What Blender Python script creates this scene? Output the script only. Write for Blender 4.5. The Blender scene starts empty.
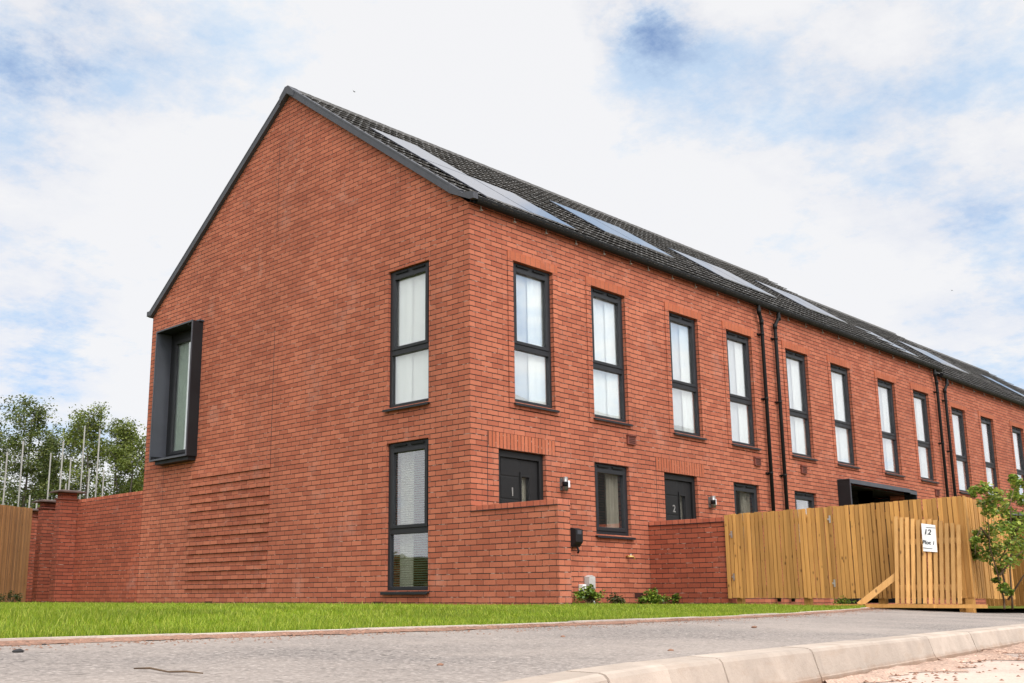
import bpy, math, random
import numpy as np
from mathutils import Vector, Matrix
random.seed(7)
rng = np.random.default_rng(11)
R = math.radians
scene = bpy.context.scene
col = scene.collection

# ------------------------------------------------------------------ helpers
class MB:
    """collects quads / boxes / tubes into one mesh"""
    def __init__(s):
        s.v = []; s.f = []; s.m = []; s.mi = 0; s.smooth = []
        s.sm = False
    def face(s, pts):
        n = len(s.v); s.v += [tuple(p) for p in pts]
        s.f.append(tuple(range(n, n + len(pts)))); s.m.append(s.mi); s.smooth.append(s.sm)
    def hexa(s, c):
        """8 corners: bottom 4 ccw, top 4 ccw"""
        n = len(s.v); s.v += [tuple(p) for p in c]
        for q in ((3,2,1,0),(4,5,6,7),(0,1,5,4),(1,2,6,5),(2,3,7,6),(3,0,4,7)):
            s.f.append(tuple(n+i for i in q)); s.m.append(s.mi); s.smooth.append(False)
    def box(s, x0, x1, y0, y1, z0, z1):
        if x0 > x1: x0, x1 = x1, x0
        if y0 > y1: y0, y1 = y1, y0
        if z0 > z1: z0, z1 = z1, z0
        s.hexa([(x0,y0,z0),(x1,y0,z0),(x1,y1,z0),(x0,y1,z0),(x0,y0,z1),(x1,y0,z1),(x1,y1,z1),(x0,y1,z1)])
    def bar(s, a, b, w, h, up=(0,0,1)):
        """rectangular bar from a to b, w across, h along up"""
        a = Vector(a); b = Vector(b); d = (b-a).normalized(); up = Vector(up)
        r = d.cross(up).normalized(); u = r.cross(d).normalized()
        r = r*(w/2); u = u*(h/2)
        s.hexa([a-r-u, a+r-u, b+r-u, b-r-u, a-r+u, a+r+u, b+r+u, b-r+u])
    def tube(s, pts, rad, n=8, cap=True):
        pts = [Vector(p) for p in pts]
        if not hasattr(rad, '__len__'): rad = [rad]*len(pts)
        base = len(s.v); ref = None
        for i, p in enumerate(pts):
            d = (pts[min(i+1, len(pts)-1)] - pts[max(i-1, 0)]).normalized()
            if ref is None:
                ref = d.orthogonal().normalized()
            ref = (ref - d*ref.dot(d)).normalized(); q = d.cross(ref)
            for k in range(n):
                a = 2*math.pi*k/n
                s.v.append(tuple(p + (ref*math.cos(a) + q*math.sin(a))*rad[i]))
        for i in range(len(pts)-1):
            for k in range(n):
                k2 = (k+1) % n
                s.f.append((base+i*n+k, base+i*n+k2, base+(i+1)*n+k2, base+(i+1)*n+k)); s.m.append(s.mi); s.smooth.append(True)
        if cap:
            s.f.append(tuple(base+k for k in reversed(range(n)))); s.m.append(s.mi); s.smooth.append(False)
            l = base+(len(pts)-1)*n
            s.f.append(tuple(l+k for k in range(n))); s.m.append(s.mi); s.smooth.append(False)
    def prism(s, poly, off):
        """poly extruded by vector off"""
        off = Vector(off); a = [Vector(p) for p in poly]; b = [p+off for p in a]
        n = len(a)
        s.face(list(reversed(a))); s.face(b)
        for i in range(n):
            j = (i+1) % n
            s.face([a[i], a[j], b[j], b[i]])
    def build(s, name, mats, parent=None, bevel=0):
        me = bpy.data.meshes.new(name)
        me.from_pydata(s.v, [], s.f)
        if not isinstance(mats, (list, tuple)): mats = [mats]
        for m in mats: me.materials.append(m)
        me.polygons.foreach_set('material_index', s.m)
        me.polygons.foreach_set('use_smooth', s.smooth)
        me.update()
        o = bpy.data.objects.new(name, me); col.objects.link(o)
        if parent is not None: attach(o, parent)
        if bevel:
            md = o.modifiers.new('bevel', 'BEVEL'); md.width = bevel; md.segments = 2; md.limit_method = 'ANGLE'
        return o

WL = {}
def attach(o, parent):
    """parent o (built in world coordinates) without moving it"""
    o.parent = parent
    w = Vector((0,0,0)); p = parent
    while p is not None: w += p.location; p = p.parent
    o.location = -w
def thing(name, label, cat, loc=(0,0,0), group=None):
    o = bpy.data.objects.new(name, None); col.objects.link(o); o.empty_display_size = .1
    o.location = loc; o['label'] = label; o['category'] = cat
    if group: o['group'] = group
    return o
def tag(o, label, cat, group=None):
    o['label'] = label; o['category'] = cat
    if group: o['group'] = group
    return o
def kind(o, k): o['kind'] = k; return o
def np_mesh(name, verts, nper, faces, mat, parent=None, smooth=False):
    """verts (N,nper,3); faces: list of index tuples inside one piece"""
    N = verts.shape[0]
    me = bpy.data.meshes.new(name)
    V = verts.reshape(-1, 3).astype(np.float32)
    me.vertices.add(len(V)); me.vertices.foreach_set('co', V.ravel())
    tot = []; loops = []
    base = (np.arange(N)*nper)[:, None]
    sizes = [len(f) for f in faces]
    flat = np.concatenate([np.array(f) for f in faces])
    L = (base + flat[None, :]).ravel().astype(np.int32)
    me.loops.add(len(L)); me.loops.foreach_set('vertex_index', L)
    tot = np.tile(np.array(sizes, np.int32), N)
    st = np.concatenate([[0], np.cumsum(tot)[:-1]]).astype(np.int32)
    me.polygons.add(len(tot)); me.polygons.foreach_set('loop_start', st); me.polygons.foreach_set('loop_total', tot)
    if smooth: me.polygons.foreach_set('use_smooth', np.ones(len(tot), bool))
    me.materials.append(mat); me.update(calc_edges=True); me.validate()
    o = bpy.data.objects.new(name, me); col.objects.link(o)
    if parent is not None: attach(o, parent)
    return o

# ------------------------------------------------------------------ node helpers
class NT:
    def __init__(s, name):
        s.mat = bpy.data.materials.new(name); s.mat.use_nodes = True
        s.t = s.mat.node_tree; s.n = s.t.nodes; s.l = s.t.links
        s.b = s.n['Principled BSDF']; s.out = s.n['Material Output']
    def add(s, typ, **kw):
        n = s.n.new(typ)
        for k, v in kw.items():
            if k in n.inputs: s.set(n.inputs[k], v)
            else: setattr(n, k, v)
        return n
    def set(s, sock, v):
        if hasattr(v, 'is_output') or isinstance(v, bpy.types.NodeSocket): s.l.new(v, sock)
        else:
            if sock.type == 'RGBA' and len(v) == 3: v = (*v, 1)
            sock.default_value = v
    def math(s, op, a, b=0.0, c=None, clamp=False):
        n = s.n.new('ShaderNodeMath'); n.operation = op; n.use_clamp = clamp
        s.set(n.inputs[0], a); s.set(n.inputs[1], b)
        if c is not None: s.set(n.inputs[2], c)
        return n.outputs[0]
    def mix(s, fac, a, b, mode='MIX'):
        n = s.n.new('ShaderNodeMix'); n.data_type = 'RGBA'; n.blend_type = mode; n.clamp_factor = True
        s.set(n.inputs[0], fac); s.set(n.inputs[6], a); s.set(n.inputs[7], b)
        return n.outputs[2]
    def noise(s, vec, scale, detail=3, rough=.55):
        n = s.n.new('ShaderNodeTexNoise'); s.set(n.inputs['Vector'], vec)
        n.inputs['Scale'].default_value = scale; n.inputs['Detail'].default_value = detail; n.inputs['Roughness'].default_value = rough
        return n.outputs['Fac']
    def ramp(s, fac, stops):
        n = s.n.new('ShaderNodeValToRGB'); s.set(n.inputs[0], fac)
        e = n.color_ramp.elements
        while len(e) < len(stops): e.new(.5)
        for el, (p, c) in zip(e, stops):
            el.position = p; el.color = (c, c, c, 1) if not hasattr(c, '__len__') else (*c, 1)
        return n.outputs[0]
    def pos(s):
        return s.n.new('ShaderNodeNewGeometry')
    def scaled(s, vec, sc):
        n = s.n.new('ShaderNodeVectorMath'); n.operation = 'MULTIPLY'; s.set(n.inputs[0], vec); n.inputs[1].default_value = sc
        return n.outputs[0]
    def bump(s, h, dist, strength=1.0):
        n = s.n.new('ShaderNodeBump'); s.set(n.inputs['Height'], h); n.inputs['Distance'].default_value = dist; n.inputs['Strength'].default_value = strength
        s.l.new(n.outputs[0], s.b.inputs['Normal']); return n
    def fin(s, colr=None, rough=.7, spec=.4, metal=0):
        if colr is not None: s.set(s.b.inputs['Base Color'], colr)
        s.set(s.b.inputs['Roughness'], rough); s.set(s.b.inputs['Specular IOR Level'], spec); s.set(s.b.inputs['Metallic'], metal)
        return s.mat

def brick(name, cA, cB, bw=.225, rh=.075, vertical=False, offset=.5, shift=(0, 0), dark=.5, lightm=(.31,.22,.175)):
    t = NT(name); g = t.pos()
    sp = t.add('ShaderNodeSeparateXYZ'); t.l.new(g.outputs['Position'], sp.inputs[0])
    sn = t.add('ShaderNodeSeparateXYZ'); t.l.new(g.outputs['True Normal'], sn.inputs[0])
    ax = t.math('GREATER_THAN', t.math('ABSOLUTE', sn.outputs[0]), .6)
    az = t.math('GREATER_THAN', t.math('ABSOLUTE', sn.outputs[2]), .6)
    def lerp(f, a, b): return t.math('ADD', t.math('MULTIPLY', a, t.math('SUBTRACT', 1.0, f)), t.math('MULTIPLY', b, f))
    u = lerp(ax, sp.outputs[0], sp.outputs[1])
    v = lerp(az, sp.outputs[2], sp.outputs[1])
    u = t.math('ADD', u, 200.0*.225 + shift[0]); v = t.math('ADD', v, 300*.075 + shift[1])
    # slight waviness of the laid courses
    c = t.add('ShaderNodeCombineXYZ')
    wob = t.math('MULTIPLY', t.math('SUBTRACT', t.noise(g.outputs['Position'], 3.1, 2), .5), .010)
    v = t.math('ADD', v, wob)
    if vertical: t.set(c.inputs[0], v); t.set(c.inputs[1], u)
    else: t.set(c.inputs[0], u); t.set(c.inputs[1], v)
    bt = t.add('ShaderNodeTexBrick'); t.l.new(c.outputs[0], bt.inputs['Vector'])
    bt.offset = offset; bt.inputs['Scale'].default_value = 1; bt.inputs['Brick Width'].default_value = bw; bt.inputs['Row Height'].default_value = rh
    bt.inputs['Mortar Size'].default_value = .0062; bt.inputs['Mortar Smooth'].default_value = .15; bt.inputs['Bias'].default_value = -.1
    bt.inputs['Color1'].default_value = (*cA, 1); bt.inputs['Color2'].default_value = (*cB, 1)
    P = g.outputs['Position']
    mn = t.ramp(t.noise(t.scaled(P, (1, 1, 2.5)), 9, 2), ((.58, 0), (.68, 1)))
    mort = t.mix(mn, (.035*dark*2, .022*dark*2, .018*dark*2), lightm)
    fr_ = t.math('FRACT', t.math('DIVIDE', v, rh))
    bed = t.math('GREATER_THAN', t.math('ABSOLUTE', t.math('SUBTRACT', fr_, .5)), .5-.0085/rh)
    if vertical: bed = 1.0
    mort = t.mix(bed, t.mix(.62, mort, tuple((x+y)*.40 for x, y in zip(cA, cB))), mort)
    t.set(bt.inputs['Mortar'], mort)
    c1 = bt.outputs['Color']
    fine = t.ramp(t.noise(P, 90, 4, .7), ((.25, .72), (.75, 1.2)))
    c1 = t.mix(1, c1, fine, 'MULTIPLY')
    big = t.ramp(t.noise(P, .55, 4, .6), ((.3, .87), (.7, 1.10)))
    c1 = t.mix(1, c1, big, 'MULTIPLY')
    eff = t.math('MULTIPLY', t.ramp(t.noise(P, 1.3, 5, .7), ((.57, 0), (.76, 1))), .24)
    c1 = t.mix(eff, c1, (.56, .36, .29))
    dr = t.math('MULTIPLY', t.ramp(t.noise(t.scaled(P, (2.2, 2.2, .22)), 1, 4, .6), ((.58, 0), (.75, 1))), .22)
    c1 = t.mix(dr, c1, (.10, .035, .022))
    h = t.math('ADD', t.math('MULTIPLY', t.math('SUBTRACT', 1, bt.outputs['Fac']), 1.0), t.math('MULTIPLY', t.noise(P, 160, 3), .25))
    t.bump(h, .007)
    return t.fin(c1, .88, .25)

BRa, BRb = (.44, .140, .078), (.315, .086, .047)
M_brick = brick('red_brick', BRa, BRb)
M_brick_g = brick('garden_red_brick', (.36, .092, .048), (.255, .060, .032))
M_brick_p = brick('pier_brick', (.31, .082, .045), (.21, .050, .028))
M_soldier = brick('soldier_brick', (.44, .132, .068), (.36, .098, .047), bw=.235, rh=.075, vertical=True, offset=0, shift=(0.02, -.0 + .235*50 - 22.5 - 2.0975 + .235*10))
M_header = brick('coping_brick', (.50, .15, .085), (.33, .08, .045), bw=.11, rh=.3, offset=0, shift=(0, .14))
M_lintel = brick('lintel_brick', (.40, .118, .058), (.355, .096, .047), bw=.1125, rh=.3, offset=0, shift=(0.4, .2), lightm=(.4, .17, .10), dark=2.2)

def simple(name, c, rough=.5, spec=.4, metal=0, var=.12, scale=6, bumpd=0, bscale=80):
    t = NT(name); g = t.pos()
    f = t.ramp(t.noise(g.outputs['Position'], scale, 4, .6), ((.3, 1-var), (.7, 1+var)))
    cc = t.mix(1, (*c, 1), f, 'MULTIPLY')
    if bumpd: t.bump(t.noise(g.outputs['Position'], bscale, 4), bumpd)
    rr = t.ramp(t.noise(g.outputs['Position'], scale*1.7, 3), ((.3, max(rough-.08, .02)), (.7, min(rough+.08, 1))))
    return t.fin(cc, rr, spec, metal)

M_frame = simple('anthracite_frame', (.017, .0175, .020), .45, .3)
M_grey = simple('grey_verge_trim', (.055, .056, .065), .5, .35)
M_black = simple('black_rainwater_plastic', (.008, .008, .008), .55, .18)
M_blackbox = simple('black_metal_cladding', (.010, .0105, .012), .5, .3, scale=2)
M_lamp = simple('dark_steel_lamp', (.22, .21, .20), .35, .5, metal=.7)
M_boxgrey = simple('slate_grey_cladding', (.05, .053, .064), .45, .45, scale=2)
M_door = simple('black_door', (.011, .0105, .011), .5, .3)
M_dark = simple('dark_void', (.01, .009, .009), .9, .1)
M_steel = simple('brushed_steel', (.55, .53, .5), .35, .5, metal=.8)
M_white = simple('white_plastic', (.75, .75, .74), .45, .5)
M_greyplastic = simple('grey_plastic', (.42, .40, .38), .5, .4)
M_blind = simple('white_roller_blind', (.90, .89, .87), .9, .2, var=.03, scale=1.5)
M_blind_g = simple('grey_roller_blind', (.66, .66, .68), .9, .2, var=.04, scale=1.5)
M_blind_c = simple('cream_roller_blind', (.84, .80, .74), .9, .2, var=.03, scale=1.5)
M_cream = simple('cream_curtain', (.70, .68, .58), .95, .1, var=.05)
M_beige = simple('beige_curtain', (.46, .40, .33), .95, .1, var=.08)
M_slat = simple('venetian_slat', (.62, .58, .50), .5, .3, var=.05)
M_green = simple('pale_green_curtain', (.50, .58, .48), .95, .1, var=.06)
M_dpc = simple('dark_dpc', (.012, .013, .016), .6, .3)
M_vent = simple('terracotta_vent', (.16, .045, .03), .7, .3)
M_ventd = simple('dark_vent_slots', (.05, .018, .014), .8, .2)
M_pole = simple('galvanised_pole', (.20, .19, .17), .5, .4, var=.15, scale=3)
M_render = simple('grey_render', (.10, .095, .09), .9, .2)
M_brass = simple('brass_tap', (.55, .36, .12), .35, .5, metal=.8)

def glassmat():
    t = NT('window_glass')
    t.n.remove(t.b)
    lwt = t.add('ShaderNodeLayerWeight'); lwt.inputs['Blend'].default_value = .5
    f = t.math('ADD', t.math('MULTIPLY', t.math('POWER', lwt.outputs['Facing'], 2.6), 1.1), .15, clamp=True)
    tr = t.add('ShaderNodeBsdfTransparent'); tr.inputs[0].default_value = (.95, .97, .96, 1)
    gl = t.add('ShaderNodeBsdfGlossy'); gl.inputs['Roughness'].default_value = .02; gl.inputs['Color'].default_value = (.97, .97, 1, 1)
    g = t.pos()
    b = t.add('ShaderNodeBump'); t.set(b.inputs['Height'], t.noise(g.outputs['Position'], 1.1, 1)); b.inputs['Distance'].default_value = .0025
    t.l.new(b.outputs[0], gl.inputs['Normal'])
    mx = t.add('ShaderNodeMixShader'); t.set(mx.inputs[0], f); t.l.new(tr.outputs[0], mx.inputs[1]); t.l.new(gl.outputs[0], mx.inputs[2])
    t.l.new(mx.outputs[0], t.out.inputs['Surface'])
    return t.mat
M_glass = glassmat()

def tilemat():
    t = NT('concrete_roof_tile'); g = t.pos()
    rnd = t.ramp(g.outputs['Random Per Island'], ((0, .7), (1, 1.35)))
    f = t.ramp(t.noise(g.outputs['Position'], 7, 4, .65), ((.3, .75), (.7, 1.3)))
    c = t.mix(1, t.mix(1, (.19, .183, .175, 1), rnd, 'MULTIPLY'), f, 'MULTIPLY')
    lich = t.math('MULTIPLY', t.ramp(t.noise(g.outputs['Position'], 24, 3), ((.6, 0), (.75, 1))), .25)
    c = t.mix(lich, c, (.26, .22, .18))
    t.bump(t.noise(g.outputs['Position'], 120, 3), .003)
    return t.fin(c, .30, .6)
M_tile = tilemat()
M_ridge = simple('ridge_tile', (.085, .08, .076), .6, .4, var=.2, scale=5)
def solarmat():
    t = NT('solar_glass'); g = t.pos()
    t.set(t.b.inputs['IOR'], 4.0)
    return t.fin((.03, .04, .07), .03, .9)
M_solar = solarmat()

def wood(name, cA, cB, gap=False, rough=.75):
    t = NT(name); g = t.pos(); P = g.outputs['Position']
    rnd = g.outputs['Random Per Island']
    off = t.add('ShaderNodeCombineXYZ'); t.set(off.inputs[0], t.math('MULTIPLY', rnd, 37.0)); t.set(off.inputs[1], t.math('MULTIPLY', rnd, 91.0))
    v = t.add('ShaderNodeVectorMath'); v.operation = 'ADD'; t.l.new(P, v.inputs[0]); t.l.new(off.outputs[0], v.inputs[1])
    gr = t.noise(t.scaled(v.outputs[0], (26, 26, 1.6)), 1, 5, .65)
    c = t.mix(t.ramp(gr, ((.25, 0), (.75, 1))), cA, cB)
    c = t.mix(1, c, t.ramp(rnd, ((0, .70), (1, 1.2))), 'MULTIPLY')
    vo = t.add('ShaderNodeTexVoronoi'); t.set(vo.inputs['Vector'], t.scaled(v.outputs[0], (1, 1, .55))); vo.inputs['Scale'].default_value = 8.5
    kn = t.ramp(vo.outputs['Distance'], ((.06, 1), (.15, 0)))
    c = t.mix(t.math('MULTIPLY', kn, .8), c, (.085, .035, .012))
    wet = t.math('MULTIPLY', t.ramp(t.noise(t.scaled(v.outputs[0], (5, 5, .9)), 1, 3), ((.55, 0), (.72, 1))), .4)
    c = t.mix(wet, c, (.22, .105, .035))
    t.bump(gr, .002)
    return t.fin(c, rough, .25)
M_wood = wood('treated_softwood', (.57, .30, .088), (.41, .20, .055))
M_wood2 = wood('pale_sawn_softwood', (.60, .345, .125), (.46, .24, .08))
M_woodb = wood('brown_softwood', (.40, .19, .07), (.26, .115, .038))

def leafmat(name, cols, trans=.25, rough=.55):
    t = NT(name); g = t.pos()
    n = t.n.new('ShaderNodeValToRGB'); t.l.new(g.outputs['Random Per Island'], n.inputs[0])
    e = n.color_ramp.elements
    while len(e) < len(cols): e.new(.5)
    for i, (el, c) in enumerate(zip(e, cols)): el.position = i/(len(cols)-1); el.color = (*c, 1)
    big = t.ramp(t.noise(g.outputs['Position'], .9, 3), ((.3, .75), (.7, 1.25)))
    c = t.mix(1, n.outputs[0], big, 'MULTIPLY')
    t.fin(c, rough, .35)
    td = t.add('ShaderNodeBsdfTranslucent'); t.l.new(c, td.inputs[0])
    mx = t.add('ShaderNodeMixShader'); mx.inputs[0].default_value = trans
    t.l.new(t.b.outputs[0], mx.inputs[1]); t.l.new(td.outputs[0], mx.inputs[2]); t.l.new(mx.outputs[0], t.out.inputs['Surface'])
    return t.mat
M_grass = leafmat('grass_blade', [(.09, .145, .004), (.16, .245, .007), (.235, .315, .014), (.40, .41, .07)], .3)
M_leaf = leafmat('tree_leaf', [(.06, .09, .022), (.09, .125, .028), (.13, .155, .038), (.19, .20, .06)], .3)
M_leaf_l = leafmat('light_tree_leaf', [(.09, .125, .025), (.14, .175, .03), (.21, .23, .05)], .3)
M_leaf_s = leafmat('shrub_leaf', [(.04, .08, .014), (.09, .16, .02), (.17, .25, .03), (.28, .33, .05)], .25, .4)
M_leaf_y = leafmat('sapling_leaf', [(.07, .12, .02), (.14, .22, .03), (.26, .35, .05), (.42, .44, .09)], .28, .4)
M_leaf_d = leafmat('dark_shrub_leaf', [(.03, .05, .012), (.05, .07, .016), (.09, .09, .02)], .2)
M_bark = simple('bark', (.10, .085, .07), .9, .2, var=.4, scale=12, bumpd=.01, bscale=30)
M_twig = simple('twig_bark', (.12, .08, .05), .8, .2, var=.3, scale=20)

def asphalt(name, base, tint, dusty, grain=.35):
    t = NT(name); g = t.pos(); P = g.outputs['Position']
    vo = t.add('ShaderNodeTexVoronoi'); t.set(vo.inputs['Vector'], P); vo.inputs['Scale'].default_value = 120
    sp = t.add('ShaderNodeSeparateColor'); t.l.new(vo.outputs['Color'], sp.inputs[0])
    ag = t.ramp(sp.outputs[0], ((0, .62), (.75, 1.0), (1, 1.55)))
    vo2 = t.add('ShaderNodeTexVoronoi'); t.set(vo2.inputs['Vector'], P); vo2.inputs['Scale'].default_value = 75
    sp2 = t.add('ShaderNodeSeparateColor'); t.l.new(vo2.outputs['Color'], sp2.inputs[0])
    spk = t.ramp(sp2.outputs[0], ((0, .22), (.12, 1), (.90, 1.0), (1, 1.7)))
    c = t.mix(1, t.mix(1, (*base, 1), ag, 'MULTIPLY'), spk, 'MULTIPLY')
    d1 = t.ramp(t.noise(P, .8, 4, .6), ((.36, 0), (.66, 1)))
    c = t.mix(t.math('MULTIPLY', d1, dusty), c, (*tint, 1))
    st = t.math('MULTIPLY', t.ramp(t.noise(P, 2.3, 5, .7), ((.60, 0), (.72, 1))), .35)
    c = t.mix(st, c, tuple(x*.6 for x in base))
    h = t.math('ADD', t.math('MULTIPLY', vo.outputs['Distance'], .6), t.math('MULTIPLY', t.noise(P, 40, 3), .3))
    t.bump(h, .004)
    return t.fin(c, .9, .25)
M_path = asphalt('footway_asphalt', (.235, .205, .185), (.37, .312, .270), .6)
M_road = asphalt('dusty_road_surface', (.36, .28, .235), (.60, .46, .38), .8)
M_debris2 = asphalt('reddish_soil', (.20, .105, .07), (.36, .22, .16), .5)
M_debris = asphalt('channel_debris', (.34, .22, .16), (.55, .40, .32), .5)
def concrete(name, c, stain=(.30, .22, .16), dirt=None):
    t = NT(name); g = t.pos(); P = g.outputs['Position']
    f = t.ramp(t.noise(P, 5, 5, .65), ((.3, .82), (.7, 1.12)))
    cc = t.mix(1, (*c, 1), f, 'MULTIPLY')
    rnd = t.ramp(g.outputs['Random Per Island'], ((0, .86), (1, 1.12)))
    cc = t.mix(1, cc, rnd, 'MULTIPLY')
    s = t.math('MULTIPLY', t.ramp(t.noise(t.scaled(P, (2, 2, 9)), 1.4, 5, .7), ((.52, 0), (.72, 1))), .55)
    cc = t.mix(s, cc, (*stain, 1))
    sk = t.math('MULTIPLY', t.ramp(t.noise(t.scaled(P, (9, 9, 1.2)), 1.2, 4, .7), ((.62, 0), (.74, 1))), .35)
    cc = t.mix(sk, cc, (.2, .17, .15, 1))
    if dirt:                                   # splashed dirt along the channel
        z = t.add('ShaderNodeSeparateXYZ'); t.l.new(P, z.inputs[0])
        zz_ = t.math('ADD', z.outputs[2], t.math('MULTIPLY', t.math('SUBTRACT', t.noise(P, 7, 4, .7), .5), .05))
        fz = t.math('DIVIDE', t.math('SUBTRACT', dirt[0]+.012, zz_), dirt[0]+.012-dirt[1], clamp=True)
        cc = t.mix(t.math('MULTIPLY', fz, .7), cc, (.27, .16, .10, 1))
    t.bump(t.noise(P, 70, 4, .7), .003)
    return t.fin(cc, .85, .3)
M_kerb = concrete('kerb_concrete', (.42, .345, .285), dirt=(-.246, -.262))
M_edging = concrete('edging_concrete', (.52, .44, .38), (.22, .12, .08))
def earth():
    t = NT('earth'); g = t.pos(); P = g.outputs['Position']
    f = t.noise(P, 3, 6, .7)
    c = t.mix(t.ramp(f, ((.35, 0), (.65, 1))), (.10, .085, .04), (.08, .12, .025))
    t.bump(f, .03)
    return t.fin(c, .95, .1)
M_earth = earth()
def soil():
    t = NT('lawn_soil'); g = t.pos(); P = g.outputs['Position']
    c = t.mix(t.ramp(t.noise(P, 9, 5, .7), ((.35, 0), (.65, 1))), (.08, .095, .012), (.13, .15, .018))
    t.bump(t.noise(P, 30, 4), .02)
    return t.fin(c, .95, .1)
M_soil = soil()

# ------------------------------------------------------------------ camera (solved from the photograph's straight lines)
CAM = np.array([-10.392, -10.087, .022])
FPX, PX, PY = 1078.1, 437.1, 368.4
pt, rl, yw = [R(a) for a in (12.186, .08, 45.93)]
fw = np.array([math.cos(yw)*math.cos(pt), math.sin(yw)*math.cos(pt), math.sin(pt)])
rt0 = np.array([math.sin(yw), -math.cos(yw), 0]); up0 = np.cross(rt0, fw)
rt = math.cos(rl)*rt0 + math.sin(rl)*up0; upv = -math.sin(rl)*rt0 + math.cos(rl)*up0
cd = bpy.data.cameras.new('camera'); cam = bpy.data.objects.new('camera', cd); col.objects.link(cam)
cd.sensor_width = 36; cd.lens = FPX/1024*36; cd.shift_x = (512-PX)/1024; cd.shift_y = (PY-341.5)/1024
cd.clip_start = .05; cd.clip_end = 5000
m = Matrix.Identity(4)
for i in range(3):
    m[i][0] = rt[i]; m[i][1] = upv[i]; m[i][2] = -fw[i]; m[i][3] = CAM[i]
cam.matrix_world = m
scene.camera = cam

# ------------------------------------------------------------------ sky and sun
SUN_EL, SUN_AZ = 48, -114          # azimuth measured from +x towards +y : sun stands in front of the long facade
sd = Vector((math.cos(R(SUN_EL))*math.cos(R(SUN_AZ)), math.cos(R(SUN_EL))*math.sin(R(SUN_AZ)), math.sin(R(SUN_EL))))
w = bpy.data.worlds.new('World'); scene.world = w; w.use_nodes = True
class WT(NT):
    def __init__(s, tree): s.t = tree; s.n = tree.nodes; s.l = tree.links
W = WT(w.node_tree); W.n.clear()
out = W.add('ShaderNodeOutputWorld'); bg = W.add('ShaderNodeBackground'); W.l.new(bg.outputs[0], out.inputs[0])
tc = W.add('ShaderNodeTexCoord'); D = tc.outputs['Generated']
sky = W.add('ShaderNodeTexSky'); sky.sky_type = 'NISHITA'; sky.sun_disc = False
sky.sun_elevation = R(SUN_EL); sky.sun_rotation = R(90-SUN_AZ); sky.air_density = 1.0; sky.dust_density = .6; sky.ozone_density = 1.5
sx = W.add('ShaderNodeSeparateXYZ'); W.l.new(D, sx.inputs[0])
zz = W.math('ADD', W.math('MAXIMUM', sx.outputs[2], 0.0), .22)
cv = W.add('ShaderNodeCombineXYZ')
W.set(cv.inputs[0], W.math('DIVIDE', sx.outputs[0], zz)); W.set(cv.inputs[1], W.math('DIVIDE', sx.outputs[1], zz))
n1 = W.noise(cv.outputs[0], 1.15, 8, .58)
n2 = W.noise(cv.outputs[0], 3.4, 10, .66)
cl = W.math('ADD', W.math('MULTIPLY', n1, .62), W.math('MULTIPLY', n2, .38))
def blob(d, width, amt):
    """opens (amt>0) or closes the cloud deck round direction d"""
    n = W.add('ShaderNodeVectorMath'); n.operation = 'DOT_PRODUCT'; W.l.new(D, n.inputs[0]); n.inputs[1].default_value = Vector(d).normalized()
    a = W.math('MULTIPLY', W.math('SUBTRACT', n.outputs['Value'], 1.0), 1.0/width)
    return W.math('MULTIPLY', W.math('POWER', 2.718, a), amt)
gaps = None
for d, wd, am in (((.374,.798,.473), .012, .19), ((.31,.85,.42), .006, .14), ((.717,.488,.497), .0016, .40), ((.84,.338,.425), .012, .13), ((.79,.46,.41), .006, .07),
                  ((.401,.889,.219), .004, .26), ((.37,.9,.16), .006, .10), ((.924,.29,.25), .010, .12), ((.95,.25,.13), .008, .10), ((.62,.70,.33), .03, -.16), ((.46,.84,.30), .008, -.10), ((.85,.44,.28), .006, -.10), ((-.2,-.6,.7), .3, .04), ((.73,-.62,.30), .010, .34), ((.60,-.75,.24), .004, .12)):
    b = blob(d, wd, am); gaps = b if gaps is None else W.math('ADD', gaps, b)
rag = W.ramp(W.noise(cv.outputs[0], 4.2, 9, .66), ((.34, .35), (.64, 1.6)))     # ragged edges on every gap
cl = W.math('SUBTRACT', cl, W.math('MULTIPLY', gaps, rag))
cov = W.ramp(cl, ((.02, .28), (.24, .80), (.44, 1)))
shade = W.ramp(W.math('ADD', W.math('MULTIPLY', n2, .5), W.math('MULTIPLY', cl, .5)), ((.33, (.70, .86, 1.04)), (.45, (.985, .985, 1.0))))
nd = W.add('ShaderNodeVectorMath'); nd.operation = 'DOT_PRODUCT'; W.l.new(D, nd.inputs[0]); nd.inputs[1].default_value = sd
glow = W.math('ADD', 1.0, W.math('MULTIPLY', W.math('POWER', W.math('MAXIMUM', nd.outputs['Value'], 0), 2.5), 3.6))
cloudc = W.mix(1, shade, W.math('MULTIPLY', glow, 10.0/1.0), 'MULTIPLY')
skyc = W.mix(1, sky.outputs[0], (.80, 1.15, 1.6), 'MULTIPLY')
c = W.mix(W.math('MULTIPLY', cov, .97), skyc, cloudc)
for n in W.n:
    if n.bl_idname == 'ShaderNodeMix': n.clamp_result = False
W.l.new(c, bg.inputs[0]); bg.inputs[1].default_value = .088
ld = bpy.data.lights.new('sun', 'SUN'); ld.energy = 1.35; ld.angle = R(10); ld.color = (1, .96, .9)
lo = bpy.data.objects.new('sun', ld); col.objects.link(lo)
lo.rotation_euler = (-sd).to_track_quat('-Z', 'Y').to_euler(); lo.location = (0, 0, 30)
vs = scene.view_settings
vs.view_transform = 'Standard'; vs.look = 'None'; vs.exposure = 0.10; vs.gamma = 1; vs.use_curve_mapping = False
scene.cycles.max_bounces = 8; scene.cycles.transparent_max_bounces = 12; scene.cycles.use_denoising = True

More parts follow.
